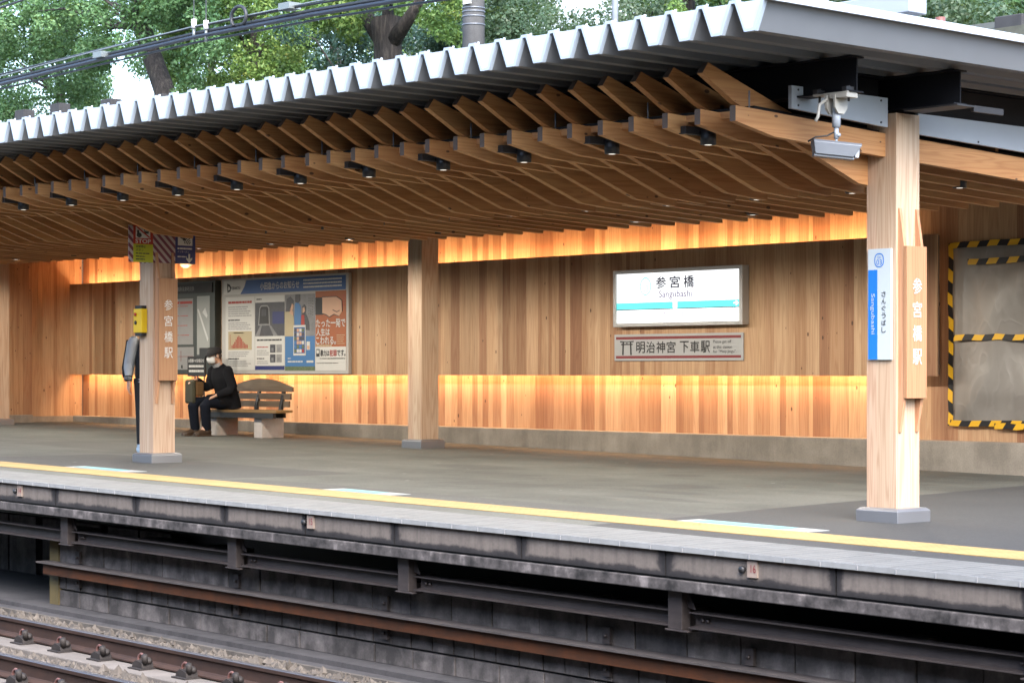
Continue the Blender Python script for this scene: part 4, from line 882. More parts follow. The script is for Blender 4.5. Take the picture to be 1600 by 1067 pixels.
lines(m, (O[0], O[1] - .004, O[2]), .9, 1.33, .36, 3, .03, .012, 1); m.rect(O, X3, Z3, .95, 1.36, .27, .278, .007, 3); m.rect(O, X3, Z3, 1.02, 1.03, .20, .36, .007, 3); m.rect(O, X3, Z3, 1.0, 1.2, .22, .228, .007, 1); m.rect(O, X3, Z3, 1.03, 1.07, .09, .14, .007, 2); m.rect(O, X3, Z3, 1.22, 1.27, .08, .14, .007, 2); lines(m, (O[0], O[1] - .004, O[2]), .9, 1.36, .155, 1, .03, .012, 1)
m.build("route_map", ['mid_grey', 'grey_print', 'print_black', 'maroon'], parent=t)
m = MB(); m.rect(O, X3, Z3, 1.47, 1.82, .30, 1.20, .004, 0); m.poly(O, X3, Z3, [(1.62, .95), (1.70, 1.02), (1.76, .90), (1.74, .86)], .006, 1); m.poly(O, X3, Z3, [(1.48, 1.0), (1.52, 1.0), (1.78, .55), (1.76, .50)], .005, 1); m.build("glass_door", ['glass_panel', plain("glass glint", (.6, .62, .62), .2)], parent=t)
# wall clock half hidden by the intercom panel
c = at(292, 399, 19.03); t = thing("wall_clock", (c.x, 19.03, c.z - .17), "round wall clock haloed by the glowing slot, half hidden behind the blue intercom panel", "clock")
m = MB(); m.tube([(c.x, 19.058, c.z), (c.x, 18.99, c.z)], .20, n=32); m.build("case", 'alu', parent=t)
m = MB(); m.tube([(c.x, 18.989, c.z), (c.x, 18.986, c.z)], .18, n=32); m.box(c.x - .008, c.x + .008, 18.98, 18.985, c.z, c.z + .14, 1); m.obox((c.x + .04, 18.9825, c.z - .03), (.05, 0, -.04), (.006, 0, .008), (0, .0015, 0), 1); m.build("dial", ['print_white', 'print_black'], parent=t)

# plastic sheet taped over an opening
def sheet_mat():
    mm, nt, b = new_mat("translucent grey sheeting"); tc = nd(nt, "TexCoord").outputs["Object"]
    n = noise(nt, vmul(nt, tc, (2.6, 1, .55)), 1, 3, .5, .6)
    c1 = noise(nt, vmul(nt, tc, (1.6, 1, .7)), 1, 2, .45, .8); c2 = noise(nt, vmul(nt, tc, (3.4, 1, 2.1)), 1, 2, .5, .5)
    k1 = mth(nt, 'SUBTRACT', 1., mth(nt, 'MULTIPLY', mth(nt, 'ABSOLUTE', mth(nt, 'SUBTRACT', c1, .5)), 14.), clamp=True); k2 = mth(nt, 'SUBTRACT', 1., mth(nt, 'MULTIPLY', mth(nt, 'ABSOLUTE', mth(nt, 'SUBTRACT', c2, .5)), 16.), clamp=True)
    kk = mth(nt, 'ADD', mth(nt, 'MULTIPLY', k1, .8), mth(nt, 'MULTIPLY', k2, .45))
    col = mix(nt, n, (.17, .152, .135), (.31, .29, .27)); col = mix(nt, mth(nt, 'MULTIPLY', kk, .16), col, (.50, .48, .45))
    nt.links.new(col, b.inputs["Base Color"]); b.inputs["Roughness"].default_value = .36; b.inputs["Specular IOR Level"].default_value = .5
    bump(nt, b, mth(nt, 'ADD', mth(nt, 'MULTIPLY', n, .5), mth(nt, 'MULTIPLY', kk, .3)), .3, .04); return mm
M['plastic_sheet'] = sheet_mat()
t = thing("plastic_sheet", (-12.8, 19.030, .68), "grey plastic sheeting taped over an opening with black and yellow hazard tape", "plastic sheet")
m = MB(); nx, nz = 40, 50; X0, X1, Z0, Z1 = -14.27, -11.6, .69, 2.59; vs = []
for j in range(nz):
    for i in range(nx):
        u, v = i / (nx - 1), j / (nz - 1)
        ed = min(u, 1 - u, v, 1 - v) * 6; ed = min(1, ed)
        d = .022 * math.sin(9 * u + 4 * v) + .018 * math.sin(17 * u - 6 * v + 1) + .012 * math.sin(5 * v + 23 * u) + .012 * math.sin(13 * v - 3 * u)
        vs.append((X0 + (X1 - X0) * u, 19.035 - ed * (.045 + d * .95), Z0 + (Z1 - Z0) * v))
m.add(vs, [(j * nx + i, j * nx + i + 1, (j + 1) * nx + i + 1, (j + 1) * nx + i) for j in range(nz - 1) for i in range(nx - 1)], smooth=True); m.build("sheet", 'plastic_sheet', parent=t)
def tape(p0, p1, wd=.062):
    p0, p1 = Vector(p0), Vector(p1); d = (p1 - p0); L = d.length; d.normalize(); N = Vector((0, -1, 0)); s_ = d.cross(N)
    mm = MB(); K = 14; vs = []; gc = []
    for i in range(K + 1):
        q = p0 + d * (L * i / K) + N * (random.uniform(0, .006)) + s_ * random.uniform(-.008, .008)
        for e in (-1, 1): vs.append(q + s_ * (e * wd / 2)); gc.append((L * i / K, 0, e * wd / 2))
    mm.add(vs, [(2 * i, 2 * i + 1, 2 * i + 3, 2 * i + 2) for i in range(K)], 0, gc); mm.add([v - N * .002 for v in vs], [(2 * i + 2, 2 * i + 3, 2 * i + 1, 2 * i) for i in range(K)], 0, gc)
    mm.build("hazard_tape", 'hazard_z', parent=t)
tape((-14.27, 19.010, .66), (-14.27, 19.010, 2.60)); tape((-14.29, 19.005, 2.585), (-11.6, 19.005, 2.60)); tape((-14.27, 19.005, .69), (-11.6, 19.005, .70)); tape((-14.2, 18.965, 1.60), (-11.6, 18.965, 1.60)); tape((-14.02, 18.970, 2.40), (-11.6, 18.970, 2.42)); tape((-13.7, 18.998, .67), (-12.9, 18.998, .655))

# ================================================================== SECURITY CAMERA
t = thing("security_camera", (-9.8, 11.72, 2.72), "grey security camera hanging from a white bracket under the canopy end", "security camera")
bxp, byp = -9.80, 11.72
m = MB(); m.box(bxp - .14, bxp + .17, byp - .05, byp + .05, 3.155, 3.166); m.box(bxp + .02, bxp + .17, byp - .06, byp + .06, 3.125, 3.154)
m.prism([(byp - .07, 3.15), (byp + .07, 3.15), (byp + .065, 3.06), (byp + .03, 3.02), (byp - .03, 3.02), (byp - .065, 3.06)], 'x', bxp - .02, bxp + .0); m.prism([(byp - .07, 3.15), (byp + .07, 3.15), (byp + .065, 3.06), (byp + .03, 3.02), (byp - .03, 3.02), (byp - .065, 3.06)], 'x', bxp + .06, bxp + .075)
m.tube([(bxp + .0, byp - .065, 3.12), (bxp - .02, byp - .12, 3.08), (bxp - .02, byp - .135, 3.0), (bxp - .03, byp - .15, 2.965)], .012, n=8)
m.build("bracket", 'cream_paint', parent=t)
for xx in (bxp - .12, bxp + .14):
    m = MB(); m.tube([(xx, byp, 3.10), (xx, byp, 3.21)], .009, n=6); m.tube([(xx, byp, 3.168), (xx, byp, 3.185)], .02, n=6); m.box(xx - .02, xx + .02, byp - .05, byp + .05, 3.17, 3.20); m.build("beam_clamp", 'dark_steel', parent=t)
m = MB(); m.tube([(bxp + .03, byp, 3.06), (bxp + .03, byp, 2.93)], .030, n=14); m.tube([(bxp + .03, byp, 2.93), (bxp + .03, byp, 2.85)], .017, n=12); m.tube([(bxp + .03, byp, 2.875), (bxp + .06, byp, 2.875)], .014, n=8); m.tube([(bxp + .03, byp, 2.85), (bxp + .03, byp, 2.825)], .009, n=8); m.build("drop_pole", 'white_paint', parent=t)
m = MB(); m.tube([(bxp + .02, byp, 2.90), (bxp - .0, byp - .06, 2.87), (bxp - .06, byp - .12, 2.86), (bxp - .10, byp - .15, 2.83)], .006, n=6); m.build("cable", 'black', parent=t)
# housing: points towards +X/-Y slightly down
ax = Vector((.62, .76, -.10)).normalized(); ay = Vector((-ax.y, ax.x, 0)).normalized(); az = ax.cross(ay)
cc = Vector((bxp + .02, byp + .0, 2.775))
m = MB(); hl = .165
sec = [(-.062, -.045), (.062, -.045), (.070, .038), (.052, .055), (-.052, .055), (-.070, .038)]
def hs(a): return [cc + ax * a + ay * p[0] + az * p[1] for p in sec]
v1, v2 = hs(-hl), hs(hl * .92); v1 = [p + (ax * .02 if i < 2 else Vector()) for i, p in enumerate(v1)]
v2 = [p + (ax * -.03 if i < 2 else ax * .02) for i, p in enumerate(v2)]
m.add(v1 + v2, [tuple(range(6))[::-1], tuple(range(6, 12))] + [(i, (i + 1) % 6, 6 + (i + 1) % 6, 6 + i) for i in range(6)])
m.obox(cc + az * -.053 - ax * .01, ax * (hl * .85), ay * .045, az * .0085); m.build("housing", 'silver', parent=t, bevel=.003)
m = MB(); m.obox(cc + ax * (hl * .92 - .005) + az * .002, ax * .012, ay * .054, az * .046, 0); m.obox(cc + ax * (hl * .92 + .008) + az * .004, ax * .006, ay * .040, az * .034, 1); m.build("lens_window", ['white_paint', 'black'], parent=t)

# ================================================================== BENCH
zf = fz(-25.4)
t = thing("bench", (-25.4, 17.8, zf), "slatted wooden bench with arched backrest on two concrete legs", "bench")
M['bench_wood'] = wood("bench timber", [(0, (.26, .16, .06)), (1, (.21, .125, .05))], 0, .3)
M['bench_grey'] = wood("weathered slat", [(0, (.15, .115, .078)), (1, (.12, .09, .062))], 0, .3)
for yy in (17.56, 17.68, 17.80, 17.92):
    m = MB(); m.box(-26.45, -24.60 - (yy - 17.56) * .7, yy, yy + .105, zf + .345, zf + .38, 0, 'x'); m.build("seat_slat", 'bench_wood', parent=t, bevel=.004)
m = MB(); m.box(-26.42, -24.66, 17.55, 17.60, zf + .27, zf + .344, 0, 'x'); m.box(-26.42, -24.98, 17.96, 18.0, zf + .27, zf + .344, 0, 'x'); m.build("seat_frame", 'dark_steel', parent=t)
for i, (za, zb) in enumerate(((.42, .505), (.525, .615))):
    m = MB(); e = .03 * (i + 1); m.prism([(18.03 + .05 * za, zf + za), (18.06 + .05 * za, zf + za), (18.06 + .05 * zb, zf + zb), (18.03 + .05 * zb, zf + zb)], 'x', -26.42, -25.02 + e, 0, 'x'); m.build("back_slat", 'bench_grey', parent=t)
m = MB(); arch = [(-26.45, zf + .635), (-24.92, zf + .635), (-24.92, zf + .70)] + [(-24.92 - 1.53 * q, zf + .70 + .125 * math.sin(math.pi * q)) for q in np.linspace(.05, .95, 12)] + [(-26.45, zf + .70)]
m.prism(arch, 'y', 18.065, 18.095, 0, 'x'); m.build("top_rail", 'bench_grey', parent=t)
for xx in (-26.3, -25.75, -25.15):
    m = MB(); m.prism([(17.99, zf + .30), (18.04, zf + .30), (18.115, zf + .70), (18.085, zf + .70)], 'x', xx - .03, xx + .03); m.build("back_support", 'dark_steel', parent=t)
for xx in (-26.22, -25.10):
    m = MB(); m.box(xx - .09, xx + .10, 17.60, 17.98, zf - .02, zf + .27); m.build("concrete_leg", 'leg_concrete', parent=t, bevel=.01)

# ================================================================== PEOPLE
def remesh(ob, vox, smooth=6):
    r = ob.modifiers.new("union", 'REMESH'); r.mode = 'VOXEL'; r.voxel_size = vox; r.use_smooth_shade = True
    s_ = ob.modifiers.new("soften", 'SMOOTH'); s_.factor = .5; s_.iterations = smooth
def hand(mm, wrist, d, side, palm, curl=.5, s=1.0):
    """palm + five bent fingers. d: pointing direction, side: thumb side, palm: palm normal"""
    d, side, palm = (Vector(v).normalized() for v in (d, side, palm)); w_ = Vector(wrist)
    mm.tube([w_ - d * .02, w_ + d * .02, w_ + d * .055, w_ + d * .088], [(.026 * s, .02 * s), (.034 * s, .018 * s), (.040 * s, .016 * s), (.036 * s, .013 * s)], n=12)
    for i, L in enumerate((.072, .080, .074, .058)):
        b = w_ + d * .082 + side * (.028 - .0185 * i)
        p1_ = b + (d + palm * curl * .5).normalized() * L * .45; p2_ = p1_ + (d + palm * curl * 1.4).normalized() * L * .32; p3_ = p2_ + (d + palm * curl * 2.4).normalized() * L * .25
        mm.tube([b - d * .015, p1_, p2_, p3_], [.0095 * s, .0088 * s, .008 * s, .0062 * s], n=8)
    b = w_ + d * .025 + side * .03
    mm.tube([b - side * .015, b + (side * .6 + d).normalized() * .035, b + (side * .35 + d + palm * .4).normalized() * .072], [.0125 * s, .0105 * s, .0075 * s], n=8)
def head(mm, c, f, up=(0, 0, 1), s=1.0):
    """skull, jaw, nose, ears, brow, lips; c = head centre, f = facing"""
    c = Vector(c); f = Vector(f).normalized(); u = Vector(up).normalized(); l = u.cross(f)
    def P(a, b, d): return c + f * (a * s) + l * (b * s) + u * (d * s)
    def E(p, ra, rb, rc):
        N, K = 14, 9; vs = []
        for i in range(K + 1):
            th = math.pi * i / K
            for k in range(N):
                ph = 2 * math.pi * k / N; vs.append(p + f * (ra * s * math.sin(th) * math.cos(ph)) + l * (rb * s * math.sin(th) * math.sin(ph)) + u * (-rc * s * math.cos(th)))
        mm.add(vs, [(i * N + k, i * N + (k + 1) % N, (i + 1) * N + (k + 1) % N, (i + 1) * N + k) for i in range(K) for k in range(N)])
    E(P(-.012, 0, .03), .098, .076, .085); E(P(.018, 0, -.04), .074, .062, .075); E(P(.05, 0, -.088), .032, .034, .026)
    mm.tube([P(.085, 0, .012), P(.105, 0, -.018), P(.108, 0, -.03)], [.009 * s, .014 * s, .012 * s], n=8); E(P(.082, 0, -.062), .014, .026, .009); E(P(.08, 0, .02), .012, .05, .010)
    for q in (-1, 1): E(P(-.005, q * .078, -.005), .018, .008, .03); E(P(.073, q * .03, 0.002), .012, .014, .009)
    return P
def dress(mats): pass
M['skin'] = plain("skin", (.50, .30, .21), .5, var=.08)
M['coat'] = plain("black wool coat", (.010, .0105, .013), .9, var=.3, scale=14, bmp=.3, spec=.1)
M['jeans'] = plain("dark navy trousers", (.006, .008, .014), .9, var=.3, scale=16, bmp=.3, spec=.15)
M['mask'] = plain("white mask", (.62, .64, .65), .7, var=.04)
M['shirt'] = plain("grey collar", (.30, .31, .33), .7)
M['shoe'] = plain("dark brown leather", (.045, .026, .015), .45, var=.2)
M['hair'] = plain("black hair", (.012, .011, .011), .5, var=.3, scale=60)
M['cap'] = plain("black cap", (.011, .011, .013), .85, var=.2)
# ---- seated man, facing the track
MX, MY = -26.02, 17.72; mz = fz(MX)
def L(x, y, z): return (MX + x, MY + y, mz + z)
man = thing("person", (MX, MY - .2, mz), "person seated on the bench in dark coat, flat cap and white face mask", "person")
m = MB()
P = head(m, L(0, -.225, 1.135), (0.05, -1, -.12), (0, -.10, 1), 1.0)
m.tube([L(0, -.13, .98), L(0, -.17, 1.05), L(0, -.20, 1.10)], [.062, .054, .056], n=12)
m.tube([L(0, -.02, .45), L(0, -.05, .66), L(0, -.10, .86), L(0, -.13, .98)], [(.14, .10), (.13, .09), (.16, .10), (.10, .07)], n=16)
for sx in (-1, 1):
    m.tube([L(.09 * sx, 0, .46), L(.10 * sx, -.42, .47), L(.10 * sx, -.44, .25), L(.10 * sx, -.46, .09), L(.10 * sx, -.54, .045)], [.07, .06, .05, .04, .035], n=12)
# left arm (near the camera) rests on the thigh, right arm reaches to the bag
m.tube([L(.17, -.12, .93), L(.235, -.09, .67), L(.16, -.30, .572)], [.042, .034, .026], n=10); hand(m, L(.155, -.315, .57), (-.22, -1, -.45), (-1, .25, 0), (0, .3, -1), .35)
m.tube([L(-.17, -.12, .93), L(-.225, -.16, .70), L(-.16, -.42, .80)], [.045, .04, .03], n=10); hand(m, L(-.155, -.43, .80), (.05, -1, -.15), (1, .05, .2), (0, 0, -1), .8)
b = m.build("body", 'skin', parent=man); remesh(b, .0065, 3)
m = MB()
m.tube([L(0, .03, .38), L(0, .02, .47), L(0, -.03, .66), L(0, -.085, .84), L(0, -.125, .95), L(0, -.15, 1.01)], [(.225, .15), (.215, .15), (.205, .135), (.215, .135), (.16, .10), (.075, .07)], n=24)
for sx in (-1, 1): m.tube([L(.10 * sx, .02, .47), L(.105 * sx, -.16, .50), L(.115 * sx, -.27, .50)], [(.10, .12), (.095, .10), (.085, .085)], n=16)
for sx in (-1, 1): m.ball(L(.19 * sx, -.12, .925), (.072, .075, .075), n=14, m=8)
m.tube([L(.185, -.12, .92), L(.25, -.08, .69), L(.24, -.11, .64), L(.165, -.295, .58)], [.075, .07, .068, .05], n=14)
m.tube([L(-.185, -.12, .92), L(-.24, -.15, .69), L(-.23, -.2, .68), L(-.16, -.41, .795)], [.075, .068, .062, .045], n=14)
b = m.build("coat", 'coat', parent=man); remesh(b, .011, 4)
m = MB(); m.tube([L(.0, -.175, .985), L(0, -.195, 1.035)], [(.07, .055), (.062, .058)], n=16); b = m.build("shirt_collar", 'shirt', parent=man); remesh(b, .006, 3)
m = MB()
for sx, fy in ((-1, -.06), (1, .0)):
    m.tube([L(.085 * sx, .02, .465), L(.10 * sx, -.2, .475), L(.108 * sx, -.41 + fy, .475), L(.108 * sx, -.455 + fy, .43), L(.105 * sx, -.44 + fy, .28), L(.10 * sx, -.42 + fy, .085)], [(.095, .10), (.088, .09), (.076, .08), (.078, .078), (.07, .072), (.062, .068)], n=18)
b = m.build("trousers", 'jeans', parent=man); remesh(b, .010, 4)
for sx, fy in ((-1, -.06), (1, .0)):
    m = MB(); m.tube([L(.10 * sx, -.36 + fy, .05), L(.10 * sx, -.42 + fy, .055), L(.105 * sx, -.50 + fy, .05), L(.11 * sx, -.58 + fy, .036), L(.112 * sx, -.635 + fy, .028)], [(.036, .046), (.042, .055), (.044, .05), (.044, .036), (.028, .022)], n=14); m.tube([L(.10 * sx, -.42 + fy, .05), L(.10 * sx, -.43 + fy, .11)], [.05, .045], n=12)
    m.box(MX + .10 * sx - .045, MX + .10 * sx + .05, MY - .635 + fy, MY - .34 + fy, mz + .0, mz + .014); b = m.build("shoe", 'shoe', parent=man); remesh(b, .006, 3)
m = MB(); N = 20; vs = []
fdir = Vector((0.05, -1, -.12)).normalized(); uu = Vector((0, -.1, 1)).normalized(); ll = uu.cross(fdir); hc = Vector(L(0, -.225, 1.135))
for i, (zz, ra, rb) in enumerate(((.030, .112, .088), (.052, .118, .094), (.085, .115, .093), (.112, .09, .072), (.126, .04, .035))):
    for k in range(N):
        q = 2 * math.pi * k / N; fx = math.cos(q); vs.append(hc + fdir * (ra * fx - .008 + .004) + ll * (rb * math.sin(q)) + uu * (zz - .022 * max(0, fx) * (1 if i < 4 else 0)))
m.add(vs, [(i * N + k, i * N + (k + 1) % N, (i + 1) * N + (k + 1) % N, (i + 1) * N + k) for i in range(4) for k in range(N)] + [tuple(range(4 * N, 5 * N)), tuple(range(N))[::-1]], smooth=True)
br = [(.09, -.075), (.13, -.055), (.152, 0), (.13, .055), (.09, .075), (.05, .08), (.05, -.08)]
vs = [hc + fdir * a + ll * b_ + uu * (.020 - .12 * (a - .05)) for a, b_ in br] + [hc + fdir * a + ll * b_ + uu * (.032 - .12 * (a - .05)) for a, b_ in br]
m.add(vs, [tuple(range(7))[::-1], tuple(range(7, 14))] + [(i, (i + 1) % 7, 7 + (i + 1) % 7, 7 + i) for i in range(7)]); m.build("flat_cap", 'cap', parent=man)
m = MB(); vs = []; rowz = [-.105, -.085, -.055, -.022, .0]; cols = 9
for j, zz in enumerate(rowz):
    for k in range(cols):
        q = (k / (cols - 1) - .5) * 2.3; ra = [.075, .098, .112, .116, .104][j]; rb = [.055, .072, .078, .076, .07][j]
        vs.append(hc + fdir * (ra * math.cos(q) + .006) + ll * (rb * math.sin(q) * 1.1) + uu * zz)
m.add(vs, [(j * cols + k, j * cols + k + 1, (j + 1) * cols + k + 1, (j + 1) * cols + k) for j in range(4) for k in range(cols - 1)], smooth=True)
for q in (-1, 1): m.tube([hc + fdir * .05 + ll * (.078 * q) + uu * -.01, hc + fdir * .0 + ll * (.086 * q) + uu * .008], .0025, n=5)
b = m.build("face_mask", 'mask', parent=man); b.modifiers.new("thick", 'SOLIDIFY').thickness = .004
m = MB(); m.ball(hc - fdir * .02 + uu * .01, (.080, .098, .062), n=14, m=8); b = m.build("hair", plain("greying hair", (.06, .055, .05), .6, var=.4, scale=60), parent=man)
# ---- bag on his lap
t = thing("shoulder_bag", L(-.13, -.40, .55), "brown and green bag held on the seated person's lap", "bag")
m = MB(); m.box(MX - .26, MX - .05, MY - .50, MY - .36, mz + .56, mz + .77); m.build("bag_body", plain("brown canvas", (.10, .05, .014), .8, var=.2), parent=t, bevel=.025)
m = MB(); m.box(MX - .27, MX - .04, MY - .555, MY - .50, mz + .46, mz + .80); m.build("front_pouch", plain("green yellow canvas", (.03, .027, .011), .75, var=.8, scale=9), parent=t, bevel=.03)
m = MB(); m.tube([(MX - .2, MY - .42, mz + .78), (MX - .18, MY - .43, mz + .85), (MX - .12, MY - .43, mz + .85), (MX - .10, MY - .42, mz + .78)], .012, n=8); m.build("handle", 'black', parent=t)
# ---- notice on a stand
t = thing("stand_sign", (-25.75, 17.0 + .9, fz(-25.75)), "small black notice with white lettering on a thin stand behind the seated person", "sign")
yS = 18.3; p0, p1_ = at(293, 557, yS), at(320, 588, yS); zS = fz(p0.x)
ORIG[t.name] = (p0.x + .15, yS, zS); t.location = ORIG[t.name]
m = MB(); m.box(p0.x, p1_.x, yS, yS + .02, p1_.z, p0.z); m.build("notice_panel", 'black', parent=t)
O = (p0.x, yS, p1_.z); wS, hS = p1_.x - p0.x, p0.z - p1_.z; m = MB(); m.text("お客様へのお知らせ", O, X3, Z3, .03, wS - .02, hS * .70, hS * .88, .002, 0, .02); greek(m, O, X3, .04, wS - .03, hS * .44, hS * .58, .002, 0); greek(m, O, X3, .04, wS - .03, hS * .2, hS * .34, .002, 0); m.build("notice_lettering", 'print_white', parent=t)
m = MB(); xm = p1_.x - .06; m.tube([(xm, yS + .03, zS), (xm, yS + .03, p1_.z + .2)], .012, n=8); m.tube([(xm, yS + .03, zS), (xm, yS + .03, zS + .02)], .14, n=16); m.build("pole", 'dark_steel', parent=t)
m = MB(); m.box(p1_.x - .20, p1_.x + .06, yS + .03, yS + .10, p0.z - .04, p0.z + .13); m.build("device_box", 'black', parent=t, bevel=.01)

# ---- standing person, mostly behind the far front pillar
SX, SY = -22.16, 13.97; sz = fz(SX)
ff = Vector((.80, -.60, 0)).normalized(); lf = Vector((0, 0, 1)).cross(ff)
def Q(a, b_, z): return Vector((SX, SY, sz + z)) + ff * a + lf * b_
st = thing("person", (SX, SY, sz), "person in black and white varsity jacket standing mostly hidden behind a pillar", "person")
m = MB(); head(m, Q(.03, 0, 1.56), (ff.x, ff.y, -.2), (0, 0, 1), .95)
m.tube([Q(0, 0, 1.34), Q(.01, 0, 1.40), Q(.02, 0, 1.47)], [.06, .05, .05], n=12); m.tube([Q(0, 0, .85), Q(0, 0, 1.1), Q(0, 0, 1.36)], [(.13, .09), (.12, .085), (.09, .06)], n=14)
for q in (-1, 1):
    m.tube([Q(0, .085 * q, .88), Q(.015, .09 * q, .48), Q(-.01, .09 * q, .07), Q(.10, .095 * q, .035)], [.075, .052, .038, .033], n=12)
    m.tube([Q(0, .17 * q, 1.33), Q(-.01, .235 * q, 1.06), Q(.05, .23 * q, .84)], [.044, .037, .026], n=10); hand(m, Q(.055, .23 * q, .83), (ff.x * .2, ff.y * .2, -1), (ff.x, ff.y, 0), (-lf.x * q, -lf.y * q, 0), .5)
b = m.build("body", 'skin', parent=st); remesh(b, .0065, 3)
M['black_cloth'] = plain("black jersey", (.012, .012, .014), .8, var=.2); M['white_cloth'] = plain("off-white sleeve leather", (.44, .45, .46), .55, var=.08)
m = MB(); m.tube([Q(0, 0, .82), Q(0, 0, .95), Q(0, 0, 1.15), Q(0, 0, 1.30), Q(0, 0, 1.40)], [(.19, .14), (.20, .145), (.20, .14), (.19, .12), (.08, .075)], n=22)
b = m.build("jacket", 'black_cloth', parent=st); remesh(b, .011, 4)
for q in (-1, 1):
    m = MB(); m.ball(Q(0, .175 * q, 1.31), (.07, .07, .075), n=12, m=8); m.tube([Q(0, .18 * q, 1.31), Q(-.02, .228 * q, 1.06), Q(.0, .235 * q, 1.0), Q(.045, .235 * q, .90)], [.075, .068, .064, .05], n=14); b = m.build("sleeve", 'white_cloth', parent=st); remesh(b, .010, 4)
    m = MB(); m.tube([Q(-.02, .215 * q, 1.33), Q(-.04, .262 * q, 1.06), Q(-.02, .27 * q, 1.0), Q(.03, .255 * q, .90)], [(.05, .05)] * 4, n=10); m.build("sleeve_stripe", 'black_cloth', parent=st)
    m = MB(); m.tube([Q(.042, .235 * q, .905), Q(.05, .235 * q, .85)], [.052, .045], n=14); m.build("cuff", 'black_cloth', parent=st)
    m = MB(); m.tube([Q(.045, .235 * q, .888), Q(.0465, .235 * q, .880)], .0535, n=14); m.tube([Q(.048, .235 * q, .868), Q(.049, .235 * q, .862)], .051, n=14); m.build("cuff_stripe", 'white_cloth', parent=st)
m = MB()
for zz in (.835, .865): m.tube([Q(0, 0, zz), Q(0, 0, zz + .01)], [(.197, .147)] * 2, n=22)
m.build("hem_stripe", 'white_cloth', parent=st)
m = MB()
for q in (-1, 1): m.tube([Q(0, .085 * q, .88), Q(.015, .09 * q, .48), Q(-.005, .09 * q, .10)], [(.09, .095), (.062, .065), (.048, .052)], n=14)
b = m.build("trousers", 'black_cloth', parent=st); remesh(b, .010, 4)
for q in (-1, 1):
    m = MB(); m.tube([Q(-.07, .09 * q, .05), Q(.0, .09 * q, .06), Q(.10, .095 * q, .045), Q(.19, .098 * q, .028)], [(.035, .045), (.045, .055), (.045, .042), (.028, .022)], n=12); m.tube([Q(-.01, .09 * q, .06), Q(-.01, .09 * q, .13)], [.05, .048], n=12); b = m.build("shoe", plain("pale blue canvas", (.30, .42, .55), .7), parent=st); remesh(b, .007, 3)
m = MB(); m.ball(Q(.0, 0, 1.595), (.095, .095, .10), n=16, m=10); m.tube([Q(-.06, 0, 1.62), Q(-.105, 0, 1.48), Q(-.12, 0, 1.32), Q(-.10, 0, 1.2)], [(.07, .06), (.09, .05), (.085, .04), (.04, .02)], n=14); b = m.build("hair", 'hair', parent=st); remesh(b, .009, 3)
m = MB(); m.obox(Q(.09, .262, .755), ff * .006, lf * .03, Vector((0, 0, .065))); t = m.build("mobile_phone", 'white_paint', bevel=.003); tag(t, "small pale phone held low in the standing person's hand", "phone")

# ================================================================== CABLES OVER THE ROOF
def sag(p0, p1, s, n=24): return [tuple(Vector(p0).lerp(Vector(p1), i / n) + Vector((0, 0, -4 * s * (i / n) * (1 - i / n)))) for i in range(n + 1)]
cb = thing("cable_bundle", (-24, 15.5, 5.4), "thick blue-grey power cable bundle strung across the trees at the upper left", "cable")
e0, e1 = (-40.0, 15.5, 5.33), (-10.0, 15.5, 5.60)
mid = lambda dz, dy: [(x, 15.5 + dy, z + dz) for x, y, z in [(-40, 0, 5.16), (-34, 0, 5.29), (-28.59, 0, 5.415), (-26, 0, 5.475), (-23.56, 0, 5.515), (-21, 0, 5.495), (-19.13, 0, 5.45), (-15, 0, 5.30), (-10, 0, 5.05)]]
m = MB(); m.tube(mid(0, 0), .027, n=12); m.build("feeder_cable", 'cable', parent=cb)
m = MB(); m.tube(mid(.06, .05), .024, n=10); m.build("feeder_cable", 'cable_dark', parent=cb)
m = MB(); m.tube(mid(-.055, .06), .014, n=8); m.build("feeder_cable", 'cable', parent=cb)
m = MB(); m.tube([(x, y, z + .04 + .012 * (i)) for i, (x, y, z) in enumerate(mid(.05, 0))], .010, n=6); m.tube([(x, y, z + .10 - .006 * i) for i, (x, y, z) in enumerate(mid(.06, .02))], .014, 1, n=6); m.build("messenger_wire", ['wire', 'cable_dark'], parent=cb)
for px, py in ((160, 84), (452, 8)):
    p = at(px, py, 15.5); m = MB(); m.box(p.x - .12, p.x + .10, 15.42, 15.6, p.z - .06, p.z + .02); m.build("cable_clamp", 'wire', parent=cb)
p = at(375, 26, 15.5); m = MB(); m.tube([(p.x + .17 * math.cos(q) * .95, 15.48, p.z + .13 * math.sin(q) - .01) for q in np.linspace(-.9, 4.0, 22)], .022, n=8); m.build("cable_loop", 'cable_dark', parent=cb)
for px, py in ((303, 37), (322, 39)):
    p = at(px, py, 15.5); m = MB(); m.tube([(p.x, 15.5, p.z - .06), (p.x, 15.5, p.z + .05)], .035, n=10); m.tube([(p.x, 15.5, p.z + .05), (p.x, 15.5, p.z + 1.6)], .008, 1, n=6); m.tube([(p.x, 15.5, p.z - .22), (p.x, 15.5, p.z - .06)], .02, 1, n=6); m.build("hanger_insulator", ['insul', 'wire'], parent=cb)
p0, p1_ = at(0, 13, 15.0), at(60, -8, 15.0); dd = (p1_ - p0)
m = MB()
for off in (0, .07): m.tube([p0 - dd * 3 + Vector((0, 0, off)), p0 + Vector((0, 0, off)), p1_ + Vector((0, 0, off)), p1_ + dd * 5 + Vector((0, 0, off))], .016, n=6)
tag(m.build("overhead_wire", 'cable_dark'), "pair of thin dark wires crossing the top left corner", "wire")
